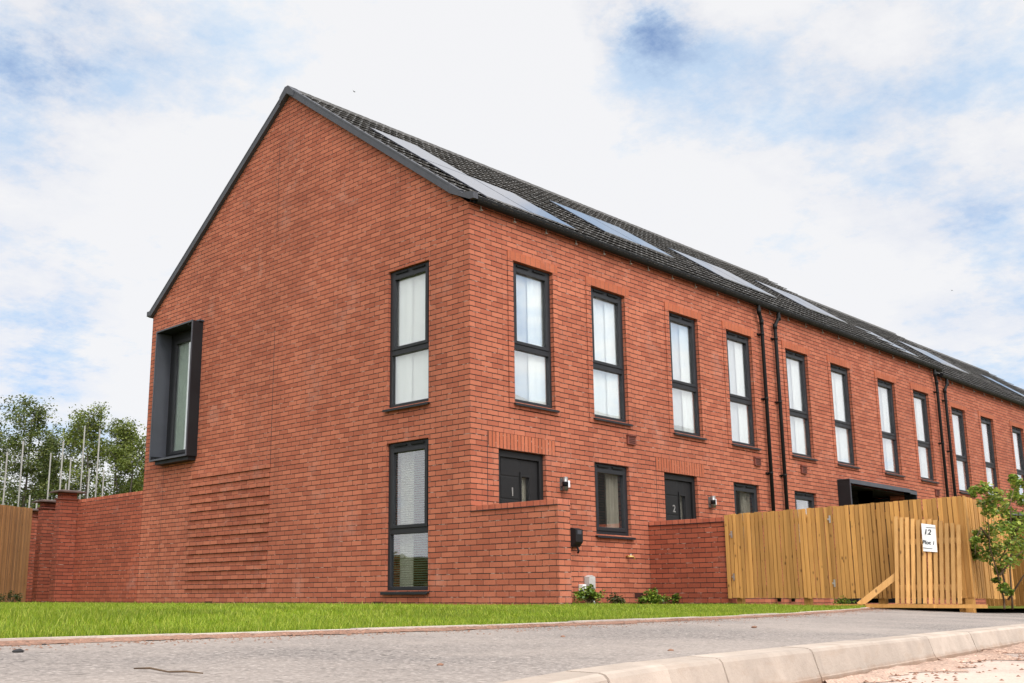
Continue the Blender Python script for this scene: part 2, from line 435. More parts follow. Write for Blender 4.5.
# ------------------------------------------------------------------ ground
def kerb_y(x):                                         # back edge of the kerb, easing into a bend at the left
    y = -6.98 + (x + .84)*.172
    if x < -7.4:
        q = max(x, -10.5); y -= .09*(q+7.4)**2
        if x < -10.5: y += (x+10.5)*.56
    return y
EP = [(-40,-9.2,-.11),(-14,-6.62,-.11),(-8.76,-6.17,-.11),(-7.66,-6.13,-.105),(-6.2,-6.02,-.1),(-4.66,-5.82,-.092),(-1.9,-5.30,-.08),(1.0,-4.5,-.062),(3.9,-3.58,-.046)]
def edge(x):
    for a, b in zip(EP, EP[1:]):
        if x <= b[0]:
            t = max(0, (x-a[0])/(b[0]-a[0])); return (a[1]+(b[1]-a[1])*t, a[2]+(b[2]-a[2])*t)
    return EP[-1][1:]
g = MB(); g.face([(-3000,-3000,-.32),(3000,-3000,-.32),(3000,3000,-.32),(-3000,3000,-.32)])
kind(g.build('ground', M_earth), 'structure')
# road
rd = MB()
xs = [-80,-40,-20,-12,-11,-10.5,-10,-9.5,-9,-8.5,-8,-7.4,-6,-3,0,4,10,30,90]
for a, b in zip(xs, xs[1:]):
    rd.face([(a,kerb_y(a)-9.5,-.30),(b,kerb_y(b)-9.5,-.30),(b,kerb_y(b)-.1,-.275),(a,kerb_y(a)-.1,-.275)])
kind(rd.build('road', M_road), 'structure')
# debris strip along the channel: irregular low heap of dust
db = MB(); xs2 = np.linspace(-6.6, 8, 120); prev = None
for i, x in enumerate(xs2):
    wd = .16 + .10*math.sin(i*.7) + .07*math.sin(i*1.9+1) + random.uniform(-.03,.03)
    wd *= min(1, i/8+.15)
    y0 = kerb_y(x)-.185; row = []
    for k in range(7):
        f = k/6; row.append((x, y0 - f*wd, -.271 + (.022*math.sin(f*math.pi)+random.uniform(0,.014))*(1-f)**.5 - .002))
    if prev:
        for k in range(6): db.face([prev[k], prev[k+1], row[k+1], row[k]])
    prev = row
kind(db.build('road_dirt', M_debris), 'structure')
# kerb: splayed units 0.915 long, narrow joints
kb = MB(); kx = -30.0
dx, dy = Vector((1,.172)).normalized(); nx_, ny_ = dy, -dx
k = 0
L0 = -40*.93 + 0.06
P0 = Vector((-5.50, kerb_y(-5.50), 0))
KJ = [-8.24-.44*k for k in range(60, 0, -1)] + [-8.24,-7.81,-7.381,-6.52,-5.666,-4.66,-3.60,-2.62] + [-2.62+.915*k for k in range(1, 40)]
for ja, jb in zip(KJ, KJ[1:]):
    a = Vector((ja, kerb_y(ja), 0)) + Vector((dx,dy,0))*.003; b = Vector((jb, kerb_y(jb), 0)) - Vector((dx,dy,0))*.003
    n = Vector((nx_, ny_, 0))
    j = random.uniform(-.003,.003)
    prof = [(0,-.36),(0,-.148),(.006,-.146),(.098,-.148),(.113,-.152),(.122,-.162),(.147,-.248),(.150,-.252),(.152,-.36)]
    pa = [a + n*(u+j) + Vector((0,0,z+j*.5)) for u, z in prof]
    kb.prism(pa, b-a)
kind(kb.build('kerb', M_kerb), 'structure')
# footway (widens into a hardstanding beyond the lawn's end)
pv = MB(); st = [-80,-40,-20,-14,-12,-11,-10.5,-10,-9.5,-9.1,-8.76,-8.4,-8,-7.66,-6.2,-4.66,-3,-1.9,-.5,1,2.5,3.9]
for a, b in zip(st, st[1:]):
    ea, eb = edge(a), edge(b); N = 4
    for q in range(N):
        def P(x, e, t): return (x, kerb_y(x)+(e[0]-.05-kerb_y(x))*t, -.152+(e[1]-.020+.152)*t)
        pv.face([P(a,ea,q/N), P(b,eb,q/N), P(b,eb,(q+1)/N), P(a,ea,(q+1)/N)])
e = edge(3.9)
pv.face([(3.9,kerb_y(3.9),-.152),(60,kerb_y(60),-.152),(60,10,-.06),(3.9,e[0]-.05,e[1]-.02)])
kind(pv.build('pavement', M_path), 'structure')
yd = MB(); yd.face([(4.0,-5,-.058),(60,-5,-.058),(60,-.02,-.05),(4.0,-.02,-.05)])
kind(yd.build('hardstanding', M_soil), 'structure')
# edging strip between footway and lawn
ed = MB()
for i in range(-34, 13):
    a = 3.9 + (i-12)*.915; b = a + .908
    if b > 3.92: continue
    ea, eb = edge(a), edge(b); j = random.uniform(-.004,.004)
    ed.hexa([(a,ea[0]-.05,ea[1]-.2),(b,eb[0]-.05,eb[1]-.2),(b,eb[0],eb[1]-.2),(a,ea[0],ea[1]-.2),
             (a,ea[0]-.05,ea[1]+j),(b,eb[0]-.05,eb[1]+j),(b,eb[0],eb[1]+j),(a,ea[0],ea[1]+j)])
kind(ed.build('path_edging', M_edging), 'structure')
el = MB(); prev = None
for i, x in enumerate(np.linspace(-13, 3.7, 420)):
    e_ = edge(x); wd = .035 + .03*max(0, math.sin(i*.13)+math.sin(i*.31+1)*.7) + random.uniform(0,.03); row = []
    for k in range(4):
        f = k/3; row.append((x, e_[0]-.0505-f*wd, e_[1]-.003-.004*random.random()-.0135*f**.6))
    if prev:
        for k in range(3): el.face([prev[k], prev[k+1], row[k+1], row[k]])
    prev = row
kind(el.build('edge_dirt', M_debris2), 'structure')
def lawn_z(x, y):
    ey, ez = edge(x); t = min(max((y-ey)/3.2, 0), 1); t = t*t*(3-2*t)
    return (ez-.012) + (-.045 - (ez-.012))*t
lw = MB(); gx = [-40,-25,-18,-14,-12,-10,-8.76,-7.66,-6.2,-4.66,-3,-1.9,-.5,1,2.5,3.9]; gt = [0,.4,.8,1.2,1.6,2,2.5,3,3.6,5,9,18,34]
for a, b in zip(gx, gx[1:]):
    for t0, t1 in zip(gt, gt[1:]):
        P = []
        for x, t in ((a,t0),(b,t0),(b,t1),(a,t1)):
            y = edge(x)[0]+t; P.append((x, y, lawn_z(x, y)))
        lw.face(P)
kind(lw.build('lawn_ground', M_soil), 'structure')
# grass blades
NB = 850000
gx_ = rng.uniform(-13.5, 4.02, NB); ext = rng.uniform(0, 1, NB)
ey_ = np.interp(gx_, [p[0] for p in EP], [p[1] for p in EP]); ez_ = np.interp(gx_, [p[0] for p in EP], [p[2] for p in EP])
top = np.where(gx_ < -.02, 13.0, -.02)
gy_ = ey_ + .0 + (ext**1.3)*(top-ey_)
d = np.hypot(gx_-CAM[0], gy_-CAM[1])
ang = np.degrees(np.arctan2(gy_-CAM[1], gx_-CAM[0])) - 45.93
keep = (rng.uniform(0,1,NB) < np.clip((8.5/d)**1.2, .0, 1)) & (ang > -40) & (ang < 28) & (d > 2.2) & ~((gx_ > -.02) & (gx_ < .26) & (gy_ > -1.5)) & ~((gx_ < .02) & (gx_ > -.36) & (gy_ > 11.4))
gx_, gy_, ey_, ez_, d = gx_[keep], gy_[keep], ey_[keep], ez_[keep], d[keep]
t = np.clip((gy_-ey_)/3.2, 0, 1); t = t*t*(3-2*t); gz_ = (ez_-.012) + (-.045-(ez_-.012))*t - .004
n = len(gx_)
patch = np.sin(gx_*1.7+np.sin(gy_*1.1)*2)*np.sin(gy_*1.3+1.0)*.25+1
h = rng.uniform(.015, .044, n)*patch*np.where(rng.uniform(0,1,n)<.03, 1.5, 1); wd_ = rng.uniform(.0009, .0020, n)*np.clip(d/6, 1, 2.8)
a = rng.uniform(0, 2*np.pi, n); lean = rng.uniform(0, .75, n)*h; la = rng.uniform(0, 2*np.pi, n)
sx_, sy_ = np.cos(a)*wd_, np.sin(a)*wd_; lx, ly = np.cos(la)*lean, np.sin(la)*lean
V = np.zeros((n,5,3))
V[:,0] = np.stack([gx_-sx_, gy_-sy_, gz_],1); V[:,1] = np.stack([gx_+sx_, gy_+sy_, gz_],1)
V[:,2] = np.stack([gx_+sx_*.8+lx*.35, gy_+sy_*.8+ly*.35, gz_+h*.6],1); V[:,3] = np.stack([gx_-sx_*.8+lx*.35, gy_-sy_*.8+ly*.35, gz_+h*.6],1)
V[:,4] = np.stack([gx_+lx, gy_+ly, gz_+h],1)
kind(np_mesh('grass', V, 5, [(0,1,2,3),(3,2,4)], M_grass), 'stuff')

# ------------------------------------------------------------------ the terrace
ROOF_P = R(36.4); EAVE = (-.10, 5.552); RUN = 4.49; DEPTH = 8.78
cs, sn = math.cos(ROOF_P), math.sin(ROOF_P)
def rp(x, s, h, dz=0, side=0):
    """point on the front (side 0) or back roof slope: s up the slope, h above it"""
    y = EAVE[0]+s*cs-h*sn; z = EAVE[1]+s*sn+h*cs+dz
    return (x, y if side == 0 else DEPTH-y, z)
SL = RUN/cs
def FM(u, dd, z): return (u, dd, z)          # long facade: u = x, dd = depth into the wall
def GM(u, dd, z): return (dd, u, z)          # gable: u = y
class MM(MB):
    """boxes given in wall coordinates"""
    def __init__(s, f): super().__init__(); s.fm = f
    def b(s, u0, u1, d0, d1, z0, z1):
        p, q = s.fm(u0, d0, z0), s.fm(u1, d1, z1); s.box(p[0], q[0], p[1], q[1], p[2], q[2])
def wall_grid(mb, fm, u0, u1, z0, z1, holes, rev=.32):
    us = sorted({u0, u1, *[h[0] for h in holes], *[h[1] for h in holes]}); zs = sorted({z0, z1, *[h[2] for h in holes], *[h[3] for h in holes]})
    for a, b in zip(us, us[1:]):
        for c, d in zip(zs, zs[1:]):
            if any(h[0]-1e-6 <= a and b <= h[1]+1e-6 and h[2]-1e-6 <= c and d <= h[3]+1e-6 for h in holes): continue
            mb.face([fm(a,0,c), fm(b,0,c), fm(b,0,d), fm(a,0,d)])
    for a, b, c, d in holes:
        mb.face([fm(a,0,c), fm(a,rev,c), fm(a,rev,d), fm(a,0,d)]); mb.face([fm(b,0,c), fm(b,rev,c), fm(b,rev,d), fm(b,0,d)])
        mb.face([fm(a,0,d), fm(b,0,d), fm(b,rev,d), fm(a,rev,d)]); mb.face([fm(a,0,c), fm(b,0,c), fm(b,rev,c), fm(a,rev,c)])

FD, GD = .045, .078        # frame face / glass depth behind the brick face
def curtain(mb, u0, u1, dd, z0, z1, fm, amp=.02, per=.09):
    n = max(6, int((u1-u0)/per*6)); pr = None
    for i in range(n+1):
        u = u0+(u1-u0)*i/n; q = dd+amp*math.sin(i*2*math.pi/6)+amp*.4*math.sin(i*.7)
        cur = (fm(u, q, z0), fm(u, q, z1))
        if pr: mb.sm = True; mb.face([pr[0], cur[0], cur[1], pr[1]]); mb.sm = False
        pr = cur
def window(house, fm, u0, u1, z0, z1, style, seed=0):
    rr = random.Random(seed*13+5)
    f = MM(fm); fo = .058
    e = .004
    f.b(u0+e, u0+fo, FD, FD+.07, z0+e, z1-e); f.b(u1-fo, u1-e, FD, FD+.07, z0+e, z1-e)
    f.b(u0+fo, u1-fo, FD, FD+.07, z0+e, z0+.055); f.b(u0+fo, u1-fo, FD, FD+.07, z1-.085, z1-e)
    sa = .058
    panes = []
    if style in ('upper', 'gable_low'):
        zt = z0 + .84
        f.b(u0+fo, u1-fo, FD, FD+.07, zt-.05, zt+.03)
        a, b, c, d = u0+fo, u1-fo, zt+.03, z1-.085          # opening sash, slightly proud of the frame
        f.b(a, a+sa, FD-.012, FD+.05, c, d); f.b(b-sa, b, FD-.012, FD+.05, c, d)
        f.b(a+sa, b-sa, FD-.012, FD+.05, c, c+.05); f.b(a+sa, b-sa, FD-.012, FD+.05, d-.06, d)
        panes = [(a+sa, b-sa, c+.05, d-.06), (a, b, z0+.055, zt-.05)]
    elif style == 'small':
        a, b, c, d = u0+fo, u1-fo, z0+.055, z1-.085
        f.b(a, a+sa, FD-.012, FD+.05, c, d); f.b(b-sa, b, FD-.012, FD+.05, c, d)
        f.b(a+sa, b-sa, FD-.012, FD+.05, c, c+.06); f.b(a+sa, b-sa, FD-.012, FD+.05, d-.06, d)
        panes = [(a+sa, b-sa, c+.06, d-.06)]
    else:
        panes = [(u0+fo, u1-fo, z0+.055, z1-.085)]
    fr = f.build('window', M_frame, house, bevel=.006)
    p = MM(fm)
    for a, b, c, d in panes: p.b(a-.01, b+.01, GD, GD+.006, c-.01, d+.01)
    p.build('pane', M_glass, fr)
    if style != 'box':
        tv = MM(fm); mid = (u0+u1)/2; w_ = (u1-u0)*.30
        for uu in (mid-w_/2-.05, mid+w_/2+.05):
            tv.b(uu-w_/2, uu+w_/2, FD-.022, FD-.001, z1-.062, z1-.032)
        tv.build('trickle_vent', M_black, fr, bevel=.006)
        s = MM(fm)
        s.b(u0-.03, u1+.045, -.055, .002, z0-.040, z0-.022); s.b(u0-.03, u1+.045, -.055, -.047, z0-.058, z0-.040)
        s.b(u0+.003, u1-.003, .002, FD+.02, z0-.022, z0+.003)
        s.build('sill', M_frame, fr, bevel=.004)
    if style == 'upper':
        bl = MM(fm); bl.b(u0+.02, u1-.02, .150, .153, z0+.01, z1-.01); bl.build('blind', rr.choice((M_blind, M_blind, M_blind_g, M_blind_c)), fr)
        cu = MM(fm); curtain(cu, u1-.36-rr.uniform(0,.10), u1-.01, .128, z0+.01, z1-.01, fm, amp=.0045, per=.15); cu.build('curtain', M_blind, fr)
    elif style == 'gable_low':
        bl = MM(fm); z = z0+.02
        while z < z1:
            u_ = u0-.02
            bl.face([fm(u0-.02,.145,z+.006), fm(u1+.02,.145,z+.006), fm(u1+.02,.17,z-.004), fm(u0-.02,.17,z-.004)])
            z += .033
        bl.build('venetian_blind', M_slat, fr)
        cu = MM(fm); curtain(cu, u1-.30, u1+.05, .27, z0-.02, z1, fm); cu.build('curtain', M_cream, fr)
    elif style == 'small':
        cu = MM(fm); curtain(cu, u1-.40, u1-.09, .16, z0, z1-.12, fm, amp=.03); cu.build('curtain', M_beige, fr)
        cu = MM(fm); curtain(cu, u0+.10, u0+.30, .30, z0+.55, z1, fm, amp=.03); cu.build('net_curtain', M_green, fr)
    elif style == 'box':
        cu = MM(fm); curtain(cu, u0-.1, u0+.42, .19, z0, z1, fm); cu.build('curtain', M_blind, fr)
        cu = MM(fm); curtain(cu, u0+.30, u1+.02, .24, z0, z1, fm); cu.build('net_curtain', M_green, fr)
    return fr
def surround(mb, u0, u1, z0, z1, fm):
    """brick margin standing 14 mm proud round an upper window"""
    t = -.014
    for a, b, c, d in ((u0-.115, u0, z0-.02, z1), (u1, u1+.115, z0-.02, z1)): mb.b(a, b, t, .004, c, d)
    mb.b(u0-.115, u1+.115, t, .004, z0-.10, z0-.02)
def glyphs(parent, text, loc, size, rotm, mat, ext=.003):
    cu = bpy.data.curves.new('lettering', 'FONT'); cu.body = text; cu.size = size; cu.extrude = ext; cu.align_x = 'CENTER'; cu.align_y = 'CENTER'; cu.offset = .0012
    cu.materials.append(mat)
    tmp = bpy.data.objects.new('tmp', cu); col.objects.link(tmp); bpy.context.view_layer.update()
    me = bpy.data.meshes.new_from_object(tmp.evaluated_get(bpy.context.evaluated_depsgraph_get())); bpy.data.objects.remove(tmp)
    o = bpy.data.objects.new('lettering', me); col.objects.link(o)
    w = Vector((0,0,0)); p = parent
    while p is not None: w += p.location; p = p.parent
    o.parent = parent; o.matrix_basis = Matrix.Translation(Vector(loc)-w) @ rotm.to_4x4()
    return o
FACE = Matrix(((1,0,0),(0,0,-1),(0,1,0)))       # text standing on the long facade, facing -y
def door(house, u0, u1, num):
    f = MM(FM)
    f.b(u0+.004, u0+.085, .05, .14, 0, 2.096); f.b(u1-.085, u1-.004, .05, .14, 0, 2.096); f.b(u0+.085, u1-.085, .05, .14, 2.0, 2.096)
    f.b(u0+.004, u1-.004, -.02, .14, -.04, 0)
    d = f.build('door', M_door, house, bevel=.004)
    a, b = u0+.09, u1-.09
    q = MM(FM)
    gx0, gx1 = a+(b-a)*.56, a+(b-a)*.76
    q.b(a, gx0, .085, .13, .01, 1.995); q.b(gx1, b, .085, .13, .01, 1.995)
    q.b(gx0, gx1, .085, .13, .01, .25); q.b(gx0, gx1, .085, .13, 1.75, 1.995)
    for z in (.3,.62,.94,1.26,1.58,1.9): q.b(a+.04, gx0-.06, .078, .086, z-.15, z+.15)
    q.b(gx0-.022, gx0, .066, .086, .2, 1.82); q.b(gx1, gx1+.022, .066, .086, .2, 1.78); q.b(gx0, gx1, .066, .086, 1.75, 1.775)
    q.build('door_leaf', M_door, d, bevel=.004)
    p = MM(FM); p.b(gx0, gx1, .10, .106, .25, 1.75); p.build('pane', M_glass, d)
    s = MM(FM); s.b(gx0+.06, gx1+.05, .16, .165, .2, 1.8); s.build('blind', M_beige, d)
    if num:
        glyphs(d, num, (a+.27, .074, 1.52), .17, FACE, M_steel)
    k = MB(); k.tube([(gx0-.075,.078,1.02),(gx0-.075,.03,1.02),(gx0-.17,.03,1.02)], .011, 8)
    k.build('handle', M_steel, d)
    k = MB(); k.tube([(gx0-.075,.086,1.30),(gx0-.075,.062,1.30)], .017, 10); k.build('lock', M_steel, d)

def roof(house, x0, x1, dz, gable):
    tb = MB(); gauge = .345; nc = int(SL/gauge); 
    n = max(1, round((x1-x0)/.165)); tw = (x1-x0)/n
    for r in range(nc+1):
        s0 = r*gauge-.03; s1 = min(s0+gauge+.03, SL+.02)
        if s1-s0 < .1: continue
        o = 0 if r % 2 == 0 else tw/2
        for k in range(-1, n+1):
            a = x0+k*tw+o; b = a+tw-.034
            a = max(a, x0+.002); b = min(b, x1-.002)
            if b-a < .03: continue
            j = random.uniform(-.003,.003)
            h0, h1 = .060+j, .022+j*.3
            m_ = (b-a)
            # two shallow rolls on each tile
            prof = [(0,-.006),(.10,.0),(.90,.0),(1,-.006)]
            lo_ = [rp(a+m_*u, s0, h0+q, dz) for u, q in prof]; hi_ = [rp(a+m_*u, s1, h1-.012+q, dz) for u, q in prof]
            bl = [rp(a+m_*u, s0+.010, h0-.019, dz) for u, q in prof]; br = [rp(a+m_*u, s1, h1-.030+q, dz) for u, q in prof]
            base = len(tb.v); tb.v += lo_+hi_+bl+br
            L = len(prof)
            for i in range(L-1):
                tb.f.append((base+i, base+i+1, base+L+i+1, base+L+i)); tb.m.append(0); tb.smooth.append(True)
                tb.f.append((base+2*L+i, base+2*L+i+1, base+i+1, base+i)); tb.m.append(0); tb.smooth.append(False)
                tb.f.append((base+3*L+i, base+3*L+i+1, base+2*L+i+1, base+2*L+i)); tb.m.append(0); tb.smooth.append(False)
            tb.face([lo_[0], hi_[0], rp(a, s1, h1-.03, dz), bl[0]]); tb.face([lo_[-1], bl[-1], rp(b, s1, h1-.03, dz), hi_[-1]])
    # underlay, rear slope and ridge
    ul = MB(); ul.face([rp(x0,-.03,0,dz), rp(x1,-.03,0,dz), rp(x1,SL,0,dz), rp(x0,SL,0,dz)]); ul.build('underlay', M_dark, house)
    tb.face([rp(x0,-.03,.03,dz,1), rp(x0,SL,.03,dz,1), rp(x1,SL,.03,dz,1), rp(x1,-.03,.03,dz,1)])
    rt_ = tb.build('roof', M_tile, house); tb = MB()
    x = x0
    while x < x1-.05:
        xe = min(x+.45, x1)
        c = rp(x, SL, .0, dz); cz = c[2]-.022; yy = c[1]
        prof = [(-.13,-.055),(-.10,.02),(-.045,.062),(0,.072),(.045,.062),(.10,.02),(.13,-.055)]
        A = [(x, yy+p, cz+q) for p, q in prof]; B = [(xe-.008, yy+p, cz+q+.004) for p, q in prof]
        for i in range(6): tb.sm = True; tb.face([A[i], B[i], B[i+1], A[i+1]])
        tb.sm = False; tb.face(A); tb.face(list(reversed(B)))
        x = xe
    tb.build('ridge', M_ridge, house)
    return rt_
def solar(rf, x0, x1, s0, s1, dz):
    p = MB()
    p.hexa([rp(x0,s0,.052,dz), rp(x1,s0,.052,dz), rp(x1,s1,.052,dz), rp(x0,s1,.052,dz), rp(x0,s0,.072,dz), rp(x1,s0,.072,dz), rp(x1,s1,.072,dz), rp(x0,s1,.072,dz)])
    p.build('solar_panel', M_solar, rf)
def gutter(house, x0, x1, dz):
    f = MB(); f.box(x0, x1, -.022, -.002, 5.575+dz, 5.61+dz)
    # half round trough with thickness
    cy_, cz_ = -.098, 5.622+dz; ro, ri = .066, .060; N = 10; EL = 1.45
    pts = [(cy_+ro*math.cos(math.pi+math.pi*i/N), cz_+EL*ro*math.sin(math.pi+math.pi*i/N)) for i in range(N+1)] + [(cy_+ri*math.cos(2*math.pi-math.pi*i/N), cz_+EL*ri*math.sin(2*math.pi-math.pi*i/N)) for i in range(N+1)]
    f.sm = False
    f.prism([(x0, a, b) for a, b in pts], (x1-x0, 0, 0))
    f.mi = 0; f.prism([(x0, cy_+ro*math.cos(math.pi+math.pi*i/N), cz_+EL*ro*math.sin(math.pi+math.pi*i/N)) for i in range(N+1)], (.006,0,0))
    gt_ = f.build('gutter', M_black, house)
    x = x0+.22
    while x < x1-.1:
        b = MB(); b.box(x-.008, x+.008, -.010, -.002, 5.505+dz, 5.60+dz); b.box(x-.028, x+.010, -.03, -.002, 5.495+dz, 5.508+dz)
        b.build('gutter_bracket', M_greyplastic, gt_); x += .72
def downpipe(house, x, dz, side):
    p = MB(); yb = -.075
    p.tube([(x+side*.12,-.1,5.56+dz),(x+side*.12,-.1,5.46+dz),(x+side*.11,-.098,5.42+dz),(x+side*.01,yb,5.27+dz),(x,yb,5.22+dz),(x,yb,.02+dz)], .034, 12)
    for z in (5.24, 5.43): p.tube([(x+(0 if z < 5.3 else side*.12), yb if z < 5.3 else -.1, z-.05+dz), (x+(0 if z < 5.3 else side*.12), yb if z < 5.3 else -.1, z+.05+dz)], .042, 12)
    for z in (.5, 2.35, 3.75, 5.0):
        p.tube([(x,yb,z-.02+dz),(x,yb,z+.02+dz)], .041, 12); p.box(x-.075, x+.055, -.03, -.002, z-.012+dz, z+.012+dz); p.box(x-.02, x+.02, -.04, -.002, z-.02+dz, z+.02+dz)
    p.build('downpipe', M_black, house)
def air_brick(house, u, z, fm=FM):
    v = MM(fm); v.b(u-.105, u+.105, -.035, .0, z-.075, z+.075); v.b(u-.115, u+.115, -.05, 0, z+.06, z+.085); o = v.build('vent', M_vent, house, bevel=.006)
    s = MM(fm)
    for k in range(4): s.b(u-.08, u+.08, -.038, -.034, z-.052+k*.028, z-.038+k*.028)
    s.build('louvre', M_ventd, o)
def wall_lamp(house, x, z):
    m = MB(); m.box(x-.055, x+.055, -.012, 0, z-.09, z+.09); m.tube([(x-.02,-.075,z-.10),(x-.02,-.075,z+.10)], .042, 14); m.box(x-.05, x+.01, -.05, -.012, z-.03, z+.03)
    l = m.build('wall_lamp', M_lamp, house)
    s = MB(); s.box(x+.05, x+.115, -.06, 0, z-.045, z+.06); s.build('sensor', M_white, l, bevel=.008)
    d = MB(); d.tube([(x-.02,-.075,z-.04),(x-.02,-.075,z+.03)], .044, 14); d.build('lens', M_dark, l)

HX = [0, 4.12, 8.17, 12.3, 16.44, 20.6, 24.75, 28.9, 33.05, 37.3]
UP = [[.906, 2.732], [4.885, 6.713], [8.89, 10.772], [12.995, 14.89], [17.137, 19.078], [21.372, 23.25], [25.5, 27.4], [29.6, 31.5], [33.8, 35.7]]
DZ = [0, 0, 0, 0, -.13, -.13, -.19, -.19, -.36]
LAB = ['end terrace house with the big blank gable wall and black box window',
       'terraced house with the second front door, left of the first pair of downpipes',
       'terraced house just right of the first pair of downpipes, its ground floor behind the fence',
       'terraced house left of the second pair of downpipes, above the right part of the canopy',
       'terraced house right of the second pair of downpipes where the roof steps down',
       'terraced house above the leafy sapling, its windows cut by the right picture edge',
       'terraced house showing only its tiled roof with the farthest solar panel, at the right edge',
       'terraced house showing only plain tiled roof just before the last step in the ridge',
       'farthest terraced house, showing only a sliver of roof after the last step in the ridge']
SOL = [  # (x0,x1,s0,s1) of each roof panel
 [(.64,1.70,2.22,3.86),(.64,1.70,.50,2.18),(1.74,2.80,.55,2.23)],
 [(4.95,6.05,1.82,3.44),(6.09,7.2,1.82,3.44)],
 [(8.80,9.9,1.66,3.28),(9.94,11.0,1.66,3.28)],
 [(12.9,13.95,2.0,3.6),(13.99,15.0,2.0,3.6)],
 [(17.3,18.4,1.6,3.1)],
 [(21.0,22.0,2.1,3.6),(22.04,23.1,2.1,3.6)],
 [(27.3,28.3,2.0,3.5)],[],[]]
houses = []
for i in range(9):
    x0, x1, dz = HX[i], HX[i+1], DZ[i]
    H = thing('terraced_house', LAB[i], 'house', ((x0+x1)/2, DEPTH/2, 0), 'brick terraced houses'); houses.append(H)
    zt, zb = 4.905+dz, 2.803+dz
    ups = [(u, u+.892, zb, zt) for u in UP[i]]
    holes = list(ups)
    if i == 0: doors = [(.562, 1.566)]; gws = [(2.712, 3.59)]
    elif i == 1: doors = [(4.555, 5.535)]; gws = [(6.698, 7.575)]
    elif i == 2: doors = []; gws = [(8.895, 9.76)]; 
    elif i == 3: doors = []; gws = [(15.1, 15.98)]
    else: doors = []; gws = [(17.3, 18.18)] if i == 4 else [(23.6, 24.5)] if i == 5 else []
    for a, b in doors: holes.append((a, b, 0, 2.1))
    for a, b in gws: holes.append((a, b, 1.015+dz, 2.1+dz))
    if i in (2, 4): a = 10.73 if i == 2 else 19.3; holes.append((a, x1, 0+dz, 2.38+dz))
    if i in (3, 5): b = 13.9 if i == 3 else 22.5; holes.append((x0, b, 0+dz, 2.38+dz))
    wb = MM(FM)
    wall_grid(wb, FM, x0, x1, -.35, 5.575+dz, holes)
    for u in ups: surround(wb, *u, FM)
    # rear wall
    bk = MB(); bk.face([(x1,DEPTH,-.35),(x0,DEPTH,-.35),(x0,DEPTH,5.575+dz),(x1,DEPTH,5.575+dz)]); bk.build('rear_wall', M_brick, H)
    if i == 0:
        gh = [(.82,1.712,2.803,4.905),(.82,1.712,.168,2.279),(6.915,8.195,2.59,5.09)]
        wall_grid(wb, GM, 0, DEPTH, -.35, 5.475, gh)
        wb.face([(0,0,5.475),(0,DEPTH,5.475),(0,DEPTH,5.56),(0,DEPTH/2,5.56+DEPTH/2*math.tan(ROOF_P)),(0,0,5.56)])
        for k in range(14):                                        # projecting courses of the rusticated panel
            z = .225+.15*k; q = random.uniform(-.04,.03)
            wb.box(-.024, .004, 4.60+(.0 if k % 3 else .02), 7.05-q, z+.002, z+.073)
    if i in (3, 5, 7, 8):                                          # the row steps down: a strip of party wall shows
        wb.face([(x1,0,(5.2 if i < 8 else -.35)+dz),(x1,DEPTH,(5.2 if i < 8 else -.35)+dz),(x1,DEPTH,5.56+dz),(x1,DEPTH/2,5.56+dz+DEPTH/2*math.tan(ROOF_P)),(x1,0,5.56+dz)])
    wl = wb.build('wall', M_brick, H)
    for k, u in enumerate(ups):
        wf = window(H, FM, *u, 'upper', i*7+k)
        lt = MM(FM); lt.b(u[0]-.115, u[1]+.115, -.016, .004, zt, zt+.135); lt.build('lintel', M_lintel, wf)
    for a, b in doors:
        s = MM(FM); s.b(a-.215, b+.215, -.006, .004, 2.1, 2.325); s.build('soldier_course', M_soldier, H)
        door(H, a, b, str(i+1))
        j = MM(FM); j.b(a-.232, a-.222, -.001, .003, .0, 2.325); j.build('movement_joint', M_dpc, H)
    for k, (a, b) in enumerate(gws): window(H, FM, a, b, 1.015+dz, 2.1+dz, 'small', 40+i)
    rf = roof(H, x0-(.03 if i == 0 else 0), x1, dz, i == 0)
    for s in SOL[i]: solar(rf, *s, dz)
    gutter(H, x0+(.02 if i == 0 else .001), x1-.001, dz)
    if i == 1: downpipe(H, 7.915, 0, -1)
    if i == 2: downpipe(H, 8.425, 0, 1)
    if i == 3: downpipe(H, 16.2, 0, -1)
    if i == 4: downpipe(H, 16.67, -.15, 1)
    for u in ((3.66,), (7.55,), (9.30,), (15.75,), (17.9,), (), (), (), ())[i]: air_brick(H, u, 2.53+dz)
    if i == 0: wall_lamp(H, 1.93, 1.70)
    if i == 1: wall_lamp(H, 5.90, 1.69)
H1 = houses[0]
# gable windows, box window, verge
window(H1, GM, .82, 1.712, 2.803, 4.905, 'upper', 91)
window(H1, GM, .82, 1.712, .168, 2.279, 'gable_low', 92)
bx = MM(GM); y0, y1, z0, z1, dp = 6.905, 8.205, 2.58, 5.10, -.225; th = .022
bx.b(y0, y0+th, dp, .10, z0, z1); bx.b(y1-th, y1, dp, .10, z0, z1); bx.b(y0+th, y1-th, dp, .10, z1-th, z1)
bx.face([(dp+.001,y0+th,z0+.03),(dp+.001,y1-th,z0+.03),(.10,y1-th,z0+.115),(.10,y0+th,z0+.115)])
bx.b(y0+th, y1-th, dp, .0, z0, z0+.028)
bx.b(y0+.04, y1-.10, dp+.06, -.001, z0-.07, z0-.001)
for a, b, c, d in ((y0+th, 7.06, z0+.115, z1-th), (8.05, y1-th, z0+.115, z1-th)): bx.b(a, b, .10, .12, c, d)
bx.b(7.06, 8.05, .10, .12, 4.93, z1-th); bx.b(7.06, 8.05, .10, .12, z0+.08, 2.72)
bw_ = bx.build('window_surround', M_blackbox, H1, bevel=.004)
tr = MM(GM); e = .003
